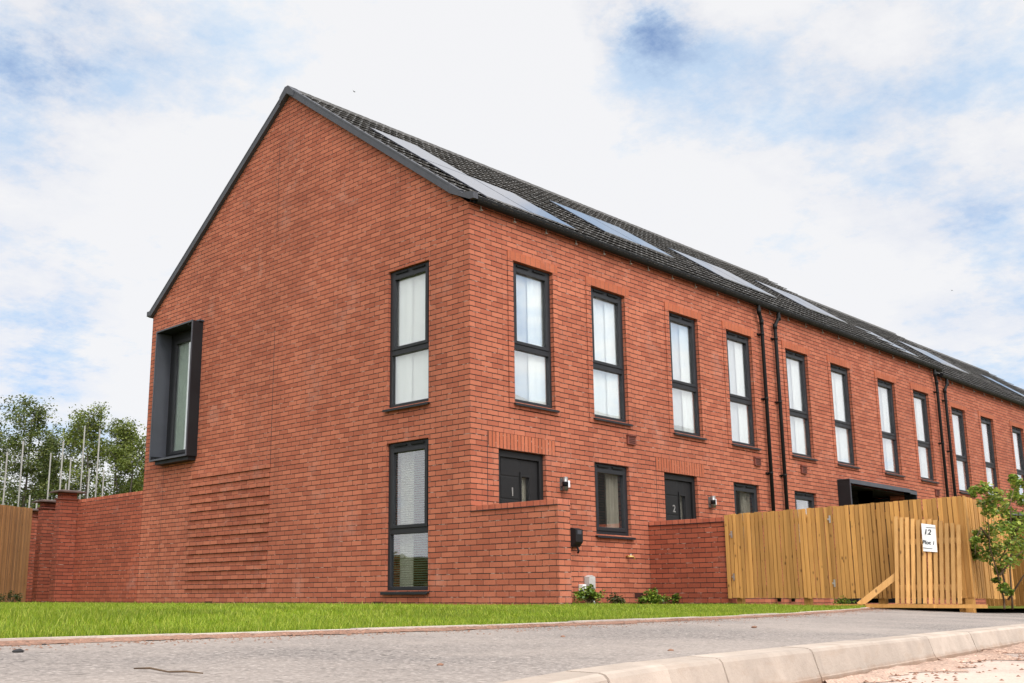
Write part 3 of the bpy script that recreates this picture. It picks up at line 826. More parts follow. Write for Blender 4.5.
for a, b, c, d in ((y0-.004, y0+th+.004, z0-.003, z1+.004), (y1-th-.002, y1+.004, z0-.003, z1+.004)): tr.b(a, b, dp-.006, dp-e+.012, c, d)
tr.b(y0+th, y1-th, dp-.006, dp+.008, z1-th-.004, z1+.004); tr.b(y0+th, y1-th, dp-.006, dp+.008, z0-.003, z0+.028)
tr.b(y1-th-.005, y1-th-.001, dp+.01, .098, z0+.1, z1-th-.002)
tr.b(y0-.03, y0+.18, -.10, -.002, z1+.002, z1+.03)
tr.face([(dp+.003,y0+th,z0+.034),(dp+.003,y1-th-.006,z0+.034),(.098,y1-th-.006,z0+.119),(.098,y0+th,z0+.119)])
tr.build('trim', M_boxgrey, bw_)
f = MM(GM)
for a, b, c, d in ((7.06,7.12,2.72,4.93),(7.99,8.05,2.72,4.93)): f.b(a, b, .09, .15, c, d)
f.b(7.12, 7.99, .09, .15, 2.72, 2.78); f.b(7.12, 7.99, .09, .15, 4.86, 4.93)
bwin = f.build('window', M_frame, H1, bevel=.005)
p = MM(GM); p.b(7.11, 8.0, .125, .131, 2.77, 4.87); p.build('pane', M_glass, bwin)
cu = MM(GM); curtain(cu, 7.05, 7.60, .165, 2.7, 4.95, GM, amp=.022); cu.build('curtain', M_blind, bwin)
cu = MM(GM); curtain(cu, 7.55, 8.1, .18, 2.7, 4.95, GM, amp=.012); cu.build('net_curtain', M_green, bwin)
# verge (dry verge trim) on both slopes, apex cap and eaves returns
vg = MB()
for side in (0, 1):
    A = [rp(-.075, .49-.43*side, .034, 0, side), rp(-.075, SL, .034, 0, side), rp(-.075, SL, -.072, 0, side), rp(-.075, .49-.43*side, -.072, 0, side)]
    vg.prism(A if side == 0 else A[::-1], (.072, 0, 0))
    B = [rp(-.079, .30-.24*side, .046, 0, side), rp(-.079, SL+.01, .046, 0, side), rp(-.079, SL+.01, .022, 0, side), rp(-.079, .30-.24*side, .022, 0, side)]
    vg.prism(B if side == 0 else B[::-1], (.115, 0, 0))
vg.build('verge_trim', M_grey, H1)
cp = MB(); c = rp(0, SL, 0); cp.prism([(-.095, c[1]-.20, c[2]-.20), (-.095, c[1], c[2]-.085), (-.095, c[1]+.20, c[2]-.235), (-.095, c[1]+.20, c[2]-.095),(-.095, c[1]+.045, c[2]+.05), (-.095, c[1]-.045, c[2]+.05), (-.095, c[1]-.20, c[2]-.095)][::-1], (.20,0,0))
cp.build('apex_cap', M_grey, H1, bevel=.008)
eb = MB(); eb.prism([(-.084,.33,5.775),(-.084,-.09,5.570),(-.084,-.165,5.570),(-.084,-.165,5.66),(-.084,-.09,5.685),(-.084,.05,5.70),(-.084,.33,5.90)][::-1], (.098,0,0)); eb.build('eaves_box', M_grey, H1, bevel=.006)
eb = MB(); eb.box(-.084, .018, DEPTH-.02, DEPTH+.12, 5.56, 5.66); eb.build('eaves_box', M_grey, H1, bevel=.006)
# thin dark movement joints in the gable brickwork
j = MM(GM)
for u, za, zb_ in ((8.045,.0,2.45),(4.655,6.2,8.0),(4.62,2.25,4.6)): j.b(u-.004, u+.004, -.0012, .003, za, zb_)
j.build('movement_joint', M_dpc, H1)
for yy in (6.3, 1.86): 
    v = MM(GM); v.b(yy-.105, yy+.105, -.006, .002, -.06, .015); v.build('air_brick', M_ventd, H1)
vv = MM(FM); vv.b(3.62, 3.84, -.006, .002, .075, .145); vv.build('air_brick', M_ventd, H1)

# box canopies over the paired entrances (dark recess behind)
for k, (x0, x1, dz, lab) in enumerate(((10.70, 13.94, 0, 'long black box canopy on the facade, its underside just above the timber fence'),
                                  (19.25, 22.5, -.13, 'black box canopy half hidden behind the leafy sapling at the right edge'))):
    T = thing('entrance_canopy', lab, 'canopy', ((x0+x1)/2, -.1, 0), 'black entrance canopies')
    b = MB(); z1 = 2.44+dz; d = -.27; t = .03
    b.box(x0, x0+t, d, .32, -.05+dz, z1-t); b.box(x1-t, x1, d, .32, -.05+dz, z1-t); b.box(x0, x1, d, .32, z1-t, z1)
    b.build('surround', M_blackbox, T, bevel=.004)
    b = MB(); b.box(x0-.003, x1-.35, d-.004, d+.01, z1-.075, z1+.004); b.box(x1-.35, x1+.003, d-.004, d+.01, z1-.10, z1-.028); b.box(x0-.004, x0+.02, d-.005, d+.012, 0+dz, z1-.075)
    b.box(x0-.004, x1-.35, d+.01, -.002, z1+.001, z1+.014)
    b.build('fascia', M_boxgrey, T)
    b = MB(); b.box(x0+t, x1-t, .9, .95, -.05+dz, z1-t); b.box(x0+t+.002, x1-t-.002, -.1, .9, z1-.095, z1-.078); b.box(x0+.03, x0+.05, .32, .9, 0+dz, 2.3+dz); b.box(x1-.05, x1-.03, .32, .9, 0+dz, 2.3+dz)
    b.build('recess', M_blackbox, T)
    mid = (x0+x1)/2
    for s in (-1, 1):
        q = MB(); a = mid+s*.75; q.box(a-.45, a+.45, .85, .898, 0+dz, 2.08+dz); dd = q.build('door', M_door, T, bevel=.004)
        q = MB(); q.box(a-.06, a+.06, .842, .849, .3+dz, 1.8+dz); q.build('pane', M_glass, dd)

# ------------------------------------------------------------------ low porch walls
def porch_wall(lab, x0, x1, yend, zb, slope=0):
    T = thing('brick_porch_wall', lab, 'wall', ((x0+x1)/2, yend/2, 0), 'low brick porch walls')
    b = MB(); b.box(x0, x1, yend, -.003, -.35, 1.19); b.build('wall', M_brick_g if x0 > 1 else M_brick, T)
    b = MB(); b.box(x0-.014, x1+.014, yend-.0, -.004, 1.19, 1.200); b.build('damp_course', M_dpc, T)
    b = MB(); b.box(x0-.004, x1+.004, yend-.003, -.004, 1.200, 1.266); b.build('coping', M_header, T, bevel=.004)
    return T
porch_wall('low brick wall running out from the gable corner, screening the first door', -.003, .235, -1.5, 0)
porch_wall('low dark red brick wall between the two front doors, meeting the timber fence', 4.06, 4.29, -1.36, 0)
j = MB(); j.box(-.0045, -.001, -.008, .002, -.1, 1.19)

# ------------------------------------------------------------------ services on the facade
def at_wall(nm, lab, cat, x, z, y=-.02): return thing(nm, lab, cat, (x, y, z))
T = at_wall('car_charger', 'slim black charging point on the brick wall beside the low gable-corner wall', 'charger', 2.17, .93)
b = MB()
b.prism([(2.06,-.002,.80),(2.06,-.06,.80),(2.06,-.125,.87),(2.06,-.125,1.05),(2.06,-.05,1.075),(2.06,-.002,1.075)], (.165,0,0)); b.build('body', M_blackbox, T, bevel=.01)
b = MB(); b.box(2.10,2.19,-.128,-.124,.98,1.04); b.build('display', M_boxgrey, T)
b = MB(); b.tube([(2.14,-.08,.80),(2.14,-.11,.74),(2.14,-.09,.71)], .016, 8); b.build('cable', M_black, T)
T = at_wall('meter_box', 'upright grey utility box with a white cable on the brick facade', 'utility box', 2.45, .28)
b = MB(); b.box(2.385,2.535,-.095,-.002,.195,.375); b.prism([(2.385,-.095,.375),(2.535,-.095,.375),(2.46,-.095,.40)], (0,.093,0)); b.build('body', M_greyplastic, T, bevel=.006)
b = MB(); b.box(2.40,2.52,-.10,-.094,.21,.36); b.build('cover', M_greyplastic, T, bevel=.004)
b = MB(); b.tube([(2.43,-.05,.195),(2.43,-.06,.13),(2.47,-.07,.07),(2.50,-.07,.02),(2.51,-.07,-.06)], .024, 8); b.build('cable', M_white, T)
T = at_wall('junction_box', 'small white plastic box low on the wall left of the grey utility box', 'utility box', 2.29, .2)
b = MB(); b.box(2.245,2.335,-.08,-.002,.09,.265); b.build('body', M_white, T, bevel=.008)
b = MB(); b.box(2.255,2.325,-.084,-.078,.20,.255); b.build('cover', M_white, T, bevel=.003)
T = at_wall('garden_tap', 'small brass outdoor tap on the facade left of the second porch wall', 'tap', 3.48, .69)
b = MB(); b.tube([(3.44,-.002,.70),(3.44,-.05,.70),(3.50,-.085,.70),(3.52,-.09,.675),(3.52,-.09,.655)], .014, 8); b.build('spout', M_brass, T)
b = MB(); b.tube([(3.47,-.065,.70),(3.47,-.065,.735)], .008, 8); b.box(3.44,3.50,-.07,-.06,.733,.742); b.build('handle', M_steel, T)

# ------------------------------------------------------------------ garden wall and piers at the left
GW = thing('garden_wall', 'tall brick boundary wall carrying on from the gable to the first pier', 'wall', (0.11, 10.1, 0))
b = MB(); b.box(.002, .225, 8.79, 11.50, -.35, 2.03); b.build('wall', M_brick_g, GW)
b = MB(); b.box(.0, .227, 8.79, 11.50, 2.03, 2.095); b.build('coping', M_header, GW, bevel=.004)
def pier(x, y, h, lab, wx=.335, wy=.24):
    T = thing('brick_pier', lab, 'pier', (x, y, 0), 'brick gate piers')
    b = MB(); b.box(x-wx/2, x+wx/2, y-wy/2, y+wy/2, -.35, h-.19); b.box(x-wx/2+.02, x+wx/2-.02, y-wy/2+.02, y+wy/2-.02, h-.16, h-.045); b.build('shaft', M_brick_p, T)
    b = MB(); b.box(x-wx/2-.03, x+wx/2+.03, y-wy/2-.03, y+wy/2+.03, h-.19, h-.16); b.build('band', M_vent, T, bevel=.006)
    b = MB(); q = .12; z = h-.045
    lo_ = [(x-wx/2-q,y-wy/2-q),(x+wx/2+q,y-wy/2-q),(x+wx/2+q,y+wy/2+q),(x-wx/2-q,y+wy/2+q)]; r_ = .6
    hi_ = [(x+(a-x)*r_, y+(c-y)*r_) for a, c in lo_]
    b.hexa([(a,c,z) for a, c in lo_]+[(a,c,z+.025) for a, c in lo_]); b.hexa([(a,c,z+.025) for a, c in lo_]+[(a,c,z+.06) for a, c in hi_]); b.build('cap', M_coping, T)
M_coping = simple('brown_coping_tile', (.07, .042, .034), .6, .4, var=.3, scale=8)
pier(-.187, 11.60, 2.27, 'nearest and tallest brick pier, joined to the garden wall', wx=.374)
pier(.37, 13.72, 2.24, 'middle one of the three brick piers')
pier(1.08, 15.95, 2.21, 'farthest of the three brick piers, beside the brown slatted fence')
# brown slatted fence at the left edge
def slat_run(mb, A, B, z0a, z1a, z0b, z1b, w_, gap, th, jit=.006, seed=3, sway=.0):
    rr = random.Random(seed); A = Vector((*A,0)); B = Vector((*B,0)); L = (B-A).length; d = (B-A)/L; nrm = Vector((d.y,-d.x,0))
    s = 0
    while s < L-.02:
        ww = w_*rr.uniform(.88,1.12); s2 = min(s+ww, L); t = s/L
        p, q = A+d*s, A+d*(s2); o = nrm*rr.uniform(-.006,.006); tt = nrm*th
        za, zb = z0a+(z0b-z0a)*t+rr.uniform(-jit,jit), z1a+(z1b-z1a)*t+rr.uniform(-jit,jit)
        k = d*rr.uniform(-sway,sway)
        Z = lambda z: Vector((0,0,z))
        mb.hexa([p+o+Z(za), q+o+Z(za), q+o+tt+Z(za), p+o+tt+Z(za), p+o+k+Z(zb), q+o+k+Z(zb), q+o+tt+k+Z(zb), p+o+tt+k+Z(zb)])
        s = s2 + gap*rr.uniform(.5,1.5)
T = thing('slatted_fence', 'brown slatted timber fence at the left picture edge beside the piers', 'fence', (-.6, 13.5, 0))
A, B = (-2.6, 10.7), (.75, 15.4)
b = MB(); slat_run(b, A, B, -.02, 1.86, -.02, 2.19, .052, .022, -.02, seed=8); b.build('palings', M_woodb, T)
b = MB()
for z in (.4, 1.1, 1.75): b.bar((A[0]+.04, A[1]-.0, z), (B[0]+.04, B[1], z+.1), .05, .08)
o = b.build('rail', M_woodb, T); o.location.x -= .055; o.location.y += .04

# ------------------------------------------------------------------ timber fence at the right
FA, FB, FC = (4.05, -1.385), (3.95, -4.86), (6.75, -4.42)
T = thing('timber_fence', 'long golden timber paling fence running from the dark porch wall towards the road', 'fence', (4.0, -3.1, 0), 'golden timber fences')
b = MB(); slat_run(b, FA, FB, .075, 1.295, .065, 1.335, .052, .012, .020, seed=2, sway=.008); b.build('palings', M_wood, T)
b = MB()
for z in (.2, .68, 1.15): b.bar((FA[0]+.035, FA[1], z), (FB[0]+.035, FB[1]+.06, z), .045, .085)
b.build('rail', M_wood, T)
for t_ in (.04, .35, .66, .96):
    x = FA[0]+(FB[0]-FA[0])*t_+.10; y = FA[1]+(FB[1]-FA[1])*t_; b = MB(); b.box(x-.045, x+.045, y-.045, y+.045, -.3, 1.24); b.build('post', M_wood, T)
b = MB(); b.box(3.936, 4.03, -4.868, -4.78, -.3, 1.325); b.build('corner_post', M_wood, T)
for y, z in ((-1.50,1.0),(-1.50,.38),(-3.07,1.14),(-3.07,.27)):
    t_ = (y-FA[1])/(FB[1]-FA[1]); x = FA[0]+(FB[0]-FA[0])*t_
    h_ = MB(); h_.box(x-.032, x-.024, y-.012, y+.012, z-.05, z+.05); h_.box(x-.036, x-.03, y-.004, y+.03, z-.012, z+.012); h_.build('hinge', M_steel, T)
T = thing('timber_fence', 'short timber fence turning back from the fence corner, behind the sapling', 'fence', (5.4, -4.6, 0), 'golden timber fences')
b = MB(); slat_run(b, (3.925, -4.872), FC, .07, 1.335, .06, 1.33, .060, .010, .020, seed=5, sway=.008); b.build('palings', M_wood, T)
b = MB()
for z in (.2, .68, 1.15): b.bar((4.05, -4.81, z), (FC[0], FC[1]+.04, z), .045, .085)
b.build('rail', M_wood, T)
T = thing('timber_fence', 'lower timber fence seen through the sapling at the right picture edge', 'fence', (11.3, -3.1, 0), 'golden timber fences')
b = MB(); slat_run(b, (12.0, -2.2), (9.8, -4.9), -.05, 1.27, -.05, 1.27, .11, .02, .02, seed=6); b.build('palings', M_wood, T)
b = MB()
for z in (.3, 1.0): b.bar((12.04, -2.2, z), (9.84, -4.9, z), .045, .085)
b.build('rail', M_wood, T)
# loose panel leaning on the fence, and its sign
T = thing('leaning_fence_panel', 'pale loose slatted panel leaning on the fence with a white notice', 'fence panel', (3.65, -4.4, 0))
rr = random.Random(4); b = MB(); nS = 12
yl, yr = -4.05, -4.82
def lean_x(z): return 3.66 + .21*z
for k in range(nS):
    t_ = k/(nS-1); y = yl+(yr-yl)*t_; zt = 1.135-.15*t_+rr.uniform(-.02,.015); w_ = .022; tw = .02*(1-t_)
    xs_ = .05 if k % 1 == 0 else 0
    b.hexa([(lean_x(.0)-.022,y-w_,.0),(lean_x(.0),y-w_,.0),(lean_x(.0),y+w_,.0),(lean_x(.0)-.022,y+w_,.0),
            (lean_x(zt)-.022,y-w_+tw,zt),(lean_x(zt),y-w_+tw,zt),(lean_x(zt),y+w_+tw,zt),(lean_x(zt)-.022,y+w_+tw,zt)])
b.build('slats', M_wood2, T)
b = MB()
for z in (.2, .78): b.bar((lean_x(z)+.022, yl+.02, z), (lean_x(z)+.022, yr-.01, z), .035, .07)
b.build('rail', M_wood2, T)
S = thing('plot_sign', 'white notice board reading 12 Plot 1, fixed to the leaning panel', 'sign', (3.8, -4.5, .82))
P4 = [(-4.566,.637),(-4.392,.655),(-4.368,1.012),(-4.544,.980)]
b = MB(); sx0 = -.034
b.hexa([(lean_x(z)+sx0-.006, y, z) for y, z in (P4[1],P4[0],P4[3],P4[2])]+[(lean_x(z)+sx0, y, z) for y, z in (P4[1],P4[0],P4[3],P4[2])])
b.build('board', M_white, S)
# text frame: right = -y, up = panel's up, facing -x
tu = Vector((.21, .055, 1)).normalized(); tr_ = Vector((0, -1, -.14)).normalized(); tn = tr_.cross(tu).normalized(); tu = tn.cross(tr_)
RM = Matrix((tr_, tu, tn)).transposed()
M_ink = simple('black_ink', (.015, .015, .018), .6, .3)
def sp(u, v):
    c = Vector((lean_x(.82)+sx0-.0085, -4.468, .82)); return c + tr_*u + tu*v
glyphs(S, '12', sp(-.028, .072), .095, RM, M_ink, .001)
glyphs(S, 'Plot 1', sp(.002, -.062), .066, RM, M_ink, .001)
b = MB()
for v in (.135, -.135):
    for q in (-.002, .002): pass
    b.hexa([sp(-.06,v-.003), sp(.06,v-.003), sp(.06,v+.003), sp(-.06,v+.003), sp(-.06,v-.003)+tn*.001, sp(.06,v-.003)+tn*.001, sp(.06,v+.003)+tn*.001, sp(-.06,v+.003)+tn*.001])
b.build('rule', M_ink, S)
# brace and ground timbers
b = MB(); b.bar((3.52,-3.60,-.02), (3.78,-4.03,.37), .045, .075); tag(b.build('timber_brace', M_wood2), 'slanting timber offcut propped against the left side of the loose panel', 'timber')
b = MB(); b.bar((3.50,-3.30,-.028), (3.44,-4.60,-.028), .09, .045); tag(b.build('ground_timber', M_wood), 'flat timber on the ground at the foot of the loose panel and brace', 'timber', 'timbers on the ground')
b = MB(); b.bar((3.60,-4.45,-.030), (3.75,-5.10,-.030), .09, .045); tag(b.build('ground_timber', M_wood), 'flat timber on the ground reaching past the fence corner', 'timber', 'timbers on the ground')

# ------------------------------------------------------------------ plants
def leaf_cloud(name, centers, radii, per, size, mat, parent=None, flat=.5, shape='quad', seed=1, tagd=None):
    r_ = np.random.default_rng(seed)
    C_ = np.repeat(np.array(centers), per, 0); Rr = np.repeat(np.array(radii), per)[:, None]
    off = r_.normal(0, 1, C_.shape); off /= np.maximum(np.linalg.norm(off, axis=1, keepdims=True), 1e-6)
    off *= Rr*r_.uniform(0, 1, (len(C_),1))**.45; off[:,2] *= .8
    P_ = C_ + off; n = len(P_)
    nr = r_.normal(0, 1, (n,3)); nr[:,2] = np.abs(nr[:,2])+flat; nr /= np.linalg.norm(nr, axis=1, keepdims=True)
    ax = np.cross(nr, r_.normal(0,1,(n,3))); ax /= np.linalg.norm(ax, axis=1, keepdims=True); bx_ = np.cross(nr, ax)
    s = (size*r_.uniform(.6, 1.3, n))[:, None]
    V = np.zeros((n,6,3))
    for i, (u, v, z) in enumerate(((-.5,0,0),(-.15,.28,.04),(.25,.24,.04),(.55,0,-.04),(.25,-.24,.04),(-.15,-.28,.04))):
        V[:,i] = P_ + ax*s*u + bx_*s*v + nr*s*z
    return np_mesh(name, V, 6, [(0,1,2,3),(0,3,4,5)], mat, parent)
def tree(lab, x, y, h, cr, base, mat, seed, trunks=1, dens=1.0, grp='trees behind the wall'):
    rr = random.Random(seed)
    T = thing('broadleaf_tree', lab, 'tree', (x, y, -.3), grp)
    tb = MB(); cents = []; rads = []
    for k in range(trunks):
        bx0, by0 = x+rr.uniform(-.3,.3)*(trunks-1), y+rr.uniform(-.3,.3)*(trunks-1)
        pts = []; cx_, cy_ = bx0, by0
        for i in range(9):
            pts.append((cx_, cy_, -.3+h*.96*i/8)); cx_ += rr.uniform(-.14,.14); cy_ += rr.uniform(-.14,.14)
        r0 = .011*h; tb.tube(pts, [r0*(1-.88*i/8) for i in range(9)], 7)
        nl = int(26*dens/trunks)+5
        for i in range(nl):
            t_ = base+(1-base)*(i+rr.random())/nl; j = min(int(t_*8), 7); q = Vector(pts[j]).lerp(Vector(pts[j+1]), t_*8-j)
            f = (t_-base)/(1-base); L = cr*(math.sin(math.pi*min(.12+f*.80,1))**.7)*rr.uniform(.55,1.15); a = rr.uniform(0, 2*math.pi)
            el = rr.uniform(.15,.75); dv = Vector((math.cos(a)*math.cos(el), math.sin(a)*math.cos(el), math.sin(el)))
            e_ = q+dv*L; md = q.lerp(e_, .5)+Vector((0,0,-.06*L)); tb.tube([q, md, e_], [r0*.26*(1-f*.6), r0*.15, r0*.05], 5, cap=False)
            for g_ in range(8):
                w_ = rr.uniform(.35,1.05); c_ = q.lerp(e_, w_)+Vector((rr.gauss(0,.22),rr.gauss(0,.22),rr.gauss(0,.2)))*cr*.45
                tb.tube([q.lerp(e_, w_*.8), c_], [r0*.08, r0*.03], 4, cap=False)
                cents.append(tuple(c_)); rads.append(cr*rr.uniform(.16,.34))
    tb.build('trunk', M_bark, T)
    leaf_cloud('crown', cents, rads, int(48*dens), .12, mat, T, seed=seed)
vd = lambda px: (fw + rt*(px-PX)/FPX - upv*(600-PY)/FPX)
def along(px, dist):
    v = vd(px); v = v/np.linalg.norm(v[:2]); p = CAM+v*dist; return float(p[0]), float(p[1])
for px, dist, h, cr, base, mt, sd_, lab in (
    (-34, 58, 9.6, 2.3, .10, M_leaf, 1, 'tall broadleaf tree cut by the left picture edge behind the brown fence'),
    (14, 56, 10.0, 2.0, .12, M_leaf, 2, 'tallest broadleaf tree at the far left, rising above the brown slatted fence'),
    (46, 60, 8.8, 1.8, .08, M_leaf, 3, 'lower thin tree in the gap right of the tallest tree'),
    (76, 57, 9.9, 2.0, .10, M_leaf_l, 4, 'light green broad tree behind the piers and the tallest pale pole'),
    (104, 60, 9.7, 2.0, .08, M_leaf, 5, 'darker tree behind the garden wall between two lighter ones'),
    (130, 56, 8.8, 2.0, .10, M_leaf_l, 6, 'yellow green tree partly hidden by the gable edge of the house')):
    x, y = along(px, dist); tree(lab, x, y, h, cr, base, mt, sd_, trunks=1 + (sd_ % 2), dens=1.15)
for k, (px, dist) in enumerate(((-12, 66), (28, 68), (60, 66), (92, 68), (120, 66), (150, 64))):
    x, y = along(px, dist); tree('low tree far behind in the second row of trees', x, y, 6.3+.5*(k % 3), 2.2, .03, M_leaf, 20+k, trunks=2, dens=.5, grp='second row of trees')
# pale poles standing among the trees
PO = [(7.5,452,18),(23.5,441,20),(51,453,17),(63.5,441,20),(71,458,14),(85,426,24),(89.5,469,13),(100,429,24),(104,470,13),(66,484,10),(30,495,10),(37,500,10)]
for k, (px, py, dd) in enumerate(PO):
    dist = 38 + (k % 3)*2.0; v = fw + rt*(px-PX)/FPX - upv*(py-PY)/FPX; v = v/np.linalg.norm(v[:2]); p = CAM+v*dist
    P_ = MB(); lx_ = -.012*p[2]; P_.tube([(p[0]+lx_*.2, p[1]-lx_*.6, -.32), (p[0], p[1], p[2]*.5), (p[0], p[1], p[2])], [.034, .031, .027], 8)
    o = P_.build('metal_pole', M_pole)
    nm = ['pale pole near the left picture edge above the brown fence', 'tall pale pole left of the piers rising over the brown fence', 'pale pole just left of the nearest pier cap', 'pale pole rising directly behind the nearest pier cap', 'thin pale pole right behind the nearest pier cap, shorter than its neighbour',
          'tallest pale pole, slightly tilted, above the first stretch of garden wall', 'short pale pole between the two tallest poles', 'second tallest pale pole, right of the tilted one', 'short thin pole farthest right, over the garden wall', 'stub of a pale pole just above the nearest pier', 'low pale pole above the farthest pier', 'low pale pole above the middle pier'][k]
    tag(o, nm, 'pole', 'pale metal poles among the trees')
# shrubs at the foot of the facade
def shrub(lab, x, y, w_, h, mat, seed, n=14, size=.05, per=26):
    rr = random.Random(seed); T = thing('shrub', lab, 'shrub', (x, y, -.05)); cs_ = []; rs_ = []
    b = MB()
    for i in range(n):
        a = rr.uniform(0, 2*math.pi); r_ = w_/2*math.sqrt(rr.random()); z = -.02+h*rr.uniform(.25,1)*(1-.45*(r_/(w_/2))**2)
        c_ = (x+math.cos(a)*r_, y+math.sin(a)*r_*.6, z); cs_.append(c_); rs_.append(rr.uniform(.05,.10))
        b.tube([(x+rr.uniform(-.03,.03), y, -.06), ((x+c_[0])/2, (y+c_[1])/2, z*.6), c_], [.007,.005,.003], 5, cap=False)
    b.build('stems', M_twig, T); leaf_cloud('foliage', cs_, rs_, int(per*1.5), size, mat, T, seed=seed, flat=.9)
shrub('small dark shrub under the white and grey utility boxes', 2.12, -.30, .46, .26, M_leaf_s, 31, n=18)
shrub('low brownish shrub between the utility boxes and the porch wall', 2.72, -.28, .36, .14, M_leaf_d, 32, n=10, size=.035)
shrub('bright green spreading shrub in the corner by the dark porch wall', 3.80, -.32, .78, .23, M_leaf_s, 33, n=24, size=.055)
shrub('small bright weed under the timber fence near the grass end', 3.93, -3.2, .24, .10, M_leaf_s, 34, n=7, size=.035)
shrub('dead brown weed at the foot of the brown slatted fence', -.9, 12.4, .5, .22, M_leaf_d, 35, n=12, size=.04)
# sapling in front of the returning fence
T = thing('sapling', 'young leafy sapling growing in front of the fence at the right picture edge', 'tree', (4.29, -5.06, -.03))
rr = random.Random(77); b = MB(); cs_ = []; rs_ = []
def at_px(px, py, dist):
    v = fw + rt*(px-PX)/FPX - upv*(py-PY)/FPX; p = CAM + v*dist; return Vector(p)
D0 = 13.45
base_ = [at_px(1004, 605, D0), at_px(1012, 605, D0+.1)]; base_[0].z = base_[1].z = -.06
stems = [[(1004,600),(998,575),(990,548),(988,520),(984,500)], [(1012,600),(1010,570),(1012,540),(1010,505),(1014,488)], [(1006,590),(1000,560),(1014,535),(1026,515)], [(1000,575),(1012,560),(1030,545)],
         [(990,540),(981,528),(976,538),(975,555)], [(1008,600),(1024,575),(1036,560)]]
for k, st_ in enumerate(stems):
    pts = [at_px(px, py, D0+rr.uniform(-.15,.15)) for px, py in st_]
    if k < 2: pts = [base_[k]]+pts
    b.tube(pts, [.014*(1-.75*i/(len(pts)-1)) for i in range(len(pts))], 6)
    for i in range(1, len(pts)):
        for q in range(2): 
            pass
b.build('trunk', M_twig, T)
CL = [(975,492,.07),(984,488,.08),(992,494,.10),(985,503,.09),(998,503,.11),(1005,512,.10),(990,512,.08),(1012,496,.09),(1018,484,.07),(1013,478,.05),(1022,500,.08),(992,528,.12),(1003,530,.13),(1015,525,.12),(1024,532,.12),(985,537,.09),(992,548,.11),(1004,545,.12),(1016,545,.11),(998,558,.11),(986,556,.09),(1008,562,.10),(1020,556,.10),(975,540,.05),(975,548,.06),(974,556,.05),(976,533,.03),(999,570,.06),(996,580,.04),(1003,588,.06),(1008,592,.05),(1028,516,.12),(1030,545,.12)]
for px, py, r_ in CL:
    p = at_px(px, py, D0+rr.uniform(-.22,.22)); cs_.append(tuple(p)); rs_.append(r_*1.25)
leaf_cloud('crown', cs_, rs_, 108, .054, M_leaf_y, T, seed=78, flat=.7)

# ------------------------------------------------------------------ small things on the footway
def pebble(lab, x, y, z, r_, mat, sq=.55, seed=0):
    rr = random.Random(seed); b = MB(); n = 8; rows = 5; vs_ = []
    for i in range(rows):
        ph = math.pi*(i+.5)/rows
        for k in range(n):
            a = 2*math.pi*k/n; q = r_*rr.uniform(.8,1.2)
            vs_.append((x+q*math.sin(ph)*math.cos(a)*1.3, y+q*math.sin(ph)*math.sin(a), z+r_*sq+q*math.cos(ph)*sq))
    base = len(b.v); b.v += vs_
    for i in range(rows-1):
        for k in range(n):
            b.f.append((base+i*n+k, base+(i+1)*n+k, base+(i+1)*n+(k+1)%n, base+i*n+(k+1)%n)); b.m.append(0); b.smooth.append(True)
    b.f.append(tuple(base+k for k in range(n))); b.f.append(tuple(base+(rows-1)*n+k for k in reversed(range(n)))); b.m += [0,0]; b.smooth += [True,True]
    return tag(b.build('stone', mat), lab, 'stone')
M_stone = simple('brown_stone', (.22, .12, .08), .9, .2, var=.3, scale=30)
M_tar = simple('dark_stone', (.03, .028, .028), .8, .3, var=.3, scale=30)
def pav_z(x, y):
    e_ = edge(x); k_ = kerb_y(x); t_ = (y-k_)/(e_[0]-.05-k_); return -.152+(e_[1]-.020+.152)*t_
def on_path(px, py):
    v = fw + rt*(px-PX)/FPX - upv*(py-PY)/FPX; z = -.13
    for _ in range(6):
        p = CAM+v*((z-CAM[2])/v[2]); z = pav_z(p[0], p[1])
    return p[0], p[1], z
for k, (px, py, r_, mt, lab) in enumerate(((18,652.5,.014,M_tar,'dark flat stone at the far left of the footway'),(44,645,.008,M_tar,'small black stone below the edging at the left'),(440,665.5,.009,M_stone,'brown stone on the footway near the picture centre'),(563,637,.010,M_stone,'reddish stone on the footway right of the centre'),(754,628,.016,M_stone,'brown stone on the footway near the fence'),(671,651,.010,M_stone,'pinkish stone near the kerb on the footway'),(113,634,.012,M_tar,'dark clod at the edging strip below the garden wall'))):
    x, y, z = on_path(px, py); pebble(lab, x, y, z-.003, r_, mt, .5, k)
b = MB(); pts = [on_path(px, py) for px, py in ((134,671),(150,672.5),(168,674.5),(186,676),(203,676))]
b.tube([(p[0],p[1],p[2]+.006+.004*(i%2)) for i,p in enumerate(pts)], [.0018,.0026,.0022,.0026,.0014], 6); tag(b.build('twig', M_twig), 'thin brown twig lying on the footway at the lower left', 'twig')
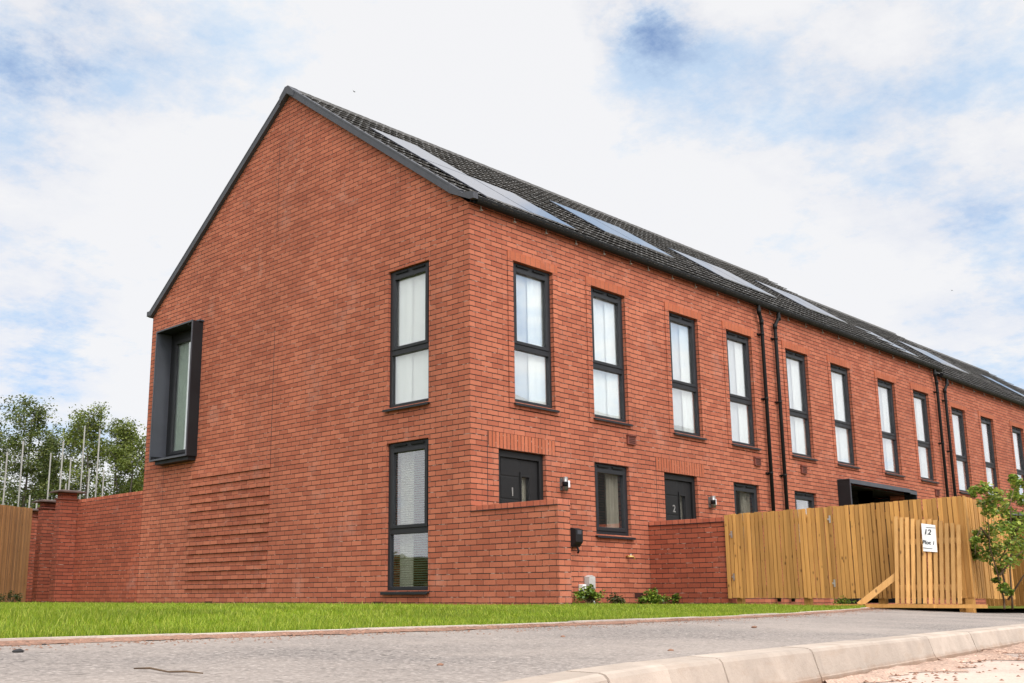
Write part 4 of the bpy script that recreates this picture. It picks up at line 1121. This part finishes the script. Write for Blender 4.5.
# loose crumbs along edging and channel
r_ = np.random.default_rng(3); n = 2600
X_ = r_.uniform(-10, 4, n); ey = np.interp(X_, [p[0] for p in EP], [p[1] for p in EP]); ez = np.interp(X_, [p[0] for p in EP], [p[2] for p in EP])
Y_ = ey-.055-np.abs(r_.normal(0,.16,n)); s = r_.uniform(.002,.007,n)
Zc = np.array([pav_z(a,c) for a, c in zip(X_, Y_)])
X2 = r_.uniform(-6.5, 6, 900); Y2 = np.array([kerb_y(a) for a in X2])-.18-np.abs(r_.normal(0,.2,900)); s2 = r_.uniform(.003,.012,900)
X_ = np.concatenate([X_,X2]); Y_ = np.concatenate([Y_,Y2]); Zc = np.concatenate([Zc, np.full(900,-.272)]); s = np.concatenate([s,s2]); n = len(X_)
V = np.zeros((n,6,3)); 
for i, (u, v, z) in enumerate(((1,0,.3),(-1,.2,.3),(0,1,.3),(.1,-1,.3),(0,.1,1),(0,0,-.4))):
    V[:,i] = np.stack([X_+s*u*r_.uniform(.7,1.4,n), Y_+s*v*r_.uniform(.7,1.4,n), Zc+s*z],1)
kind(np_mesh('gravel', V, 6, [(0,2,4),(2,1,4),(1,3,4),(3,0,4)], M_stone), 'stuff')

# ------------------------------------------------------------------ birds
def bird(lab, px, py, dist, span, yaw_, roll_):
    v = fw + rt*(px-PX)/FPX - upv*(py-PY)/FPX; v = v/np.linalg.norm(v); p = CAM+v*dist
    b = MB(); s = span
    body = [(-.28,.0),(-.18,.045),(0,.07),(.14,.055),(.22,.04),(.27,.0)]
    b.tube([(x*s,0,0) for x, r_ in body], [max(r_,.006)*s for x, r_ in body], 8)
    for sg in (1,-1):
        b.face([(.10*s,0,.02*s),(.13*s,sg*.25*s,.10*s),(.02*s,sg*.5*s,.06*s),(0,sg*.25*s,.095*s),(-.08*s,0,.02*s)])
    b.face([(-.2*s,.04*s,0),(-.36*s,.07*s,0),(-.36*s,-.07*s,0),(-.2*s,-.04*s,0)])
    o = b.build('bird', M_tar); o.location = p; o.rotation_euler = (roll_, 0, yaw_); tag(o, lab, 'bird')
bird('small dark bird flying above the roof ridge near the gable top', 354, 91.5, 70, .40, R(20), R(38))
bird('tiny dark bird high over the far end of the roof', 952, 290.5, 120, .34, R(60), R(10))

# ------------------------------------------------------------------ house across the road (shows only as a reflection in the panes)
T = thing('opposite_house', 'brick house with a grey roof mirrored in the lower panes of the facade windows', 'house', (30, -23, -.3))
b = MB(); b.box(13, 43, -27.4, -19.2, -.32, 6.2); b.build('wall', M_render, T)
b = MB(); b.prism([(12.7,-18.8,6.1),(12.7,-23.3,9.55),(12.7,-27.8,6.1)], (30.6,0,0)); b.build('roof', M_tile, T)

T = thing('added_hedge', 'greenery added out of view to darken the reflection in the low gable pane', 'added_hedge', (-28, 26, -.3))  # made-up foliage outside the view, there to darken the low gable pane reflection
hc = []; hr = []; rr = random.Random(5)
for i in range(160):
    t_ = rr.random(); hc.append((-44+36*t_+rr.uniform(-.7,.7), 8+42*t_+rr.uniform(-.7,.7), rr.uniform(0,2.6))); hr.append(.7)
b = MB(); b.bar((-44,8,.9), (-8,50,.9), 1.0, 2.4); b.build('core', M_leaf_d, T)
leaf_cloud('foliage', hc, hr, 40, .3, M_leaf, T, seed=99)
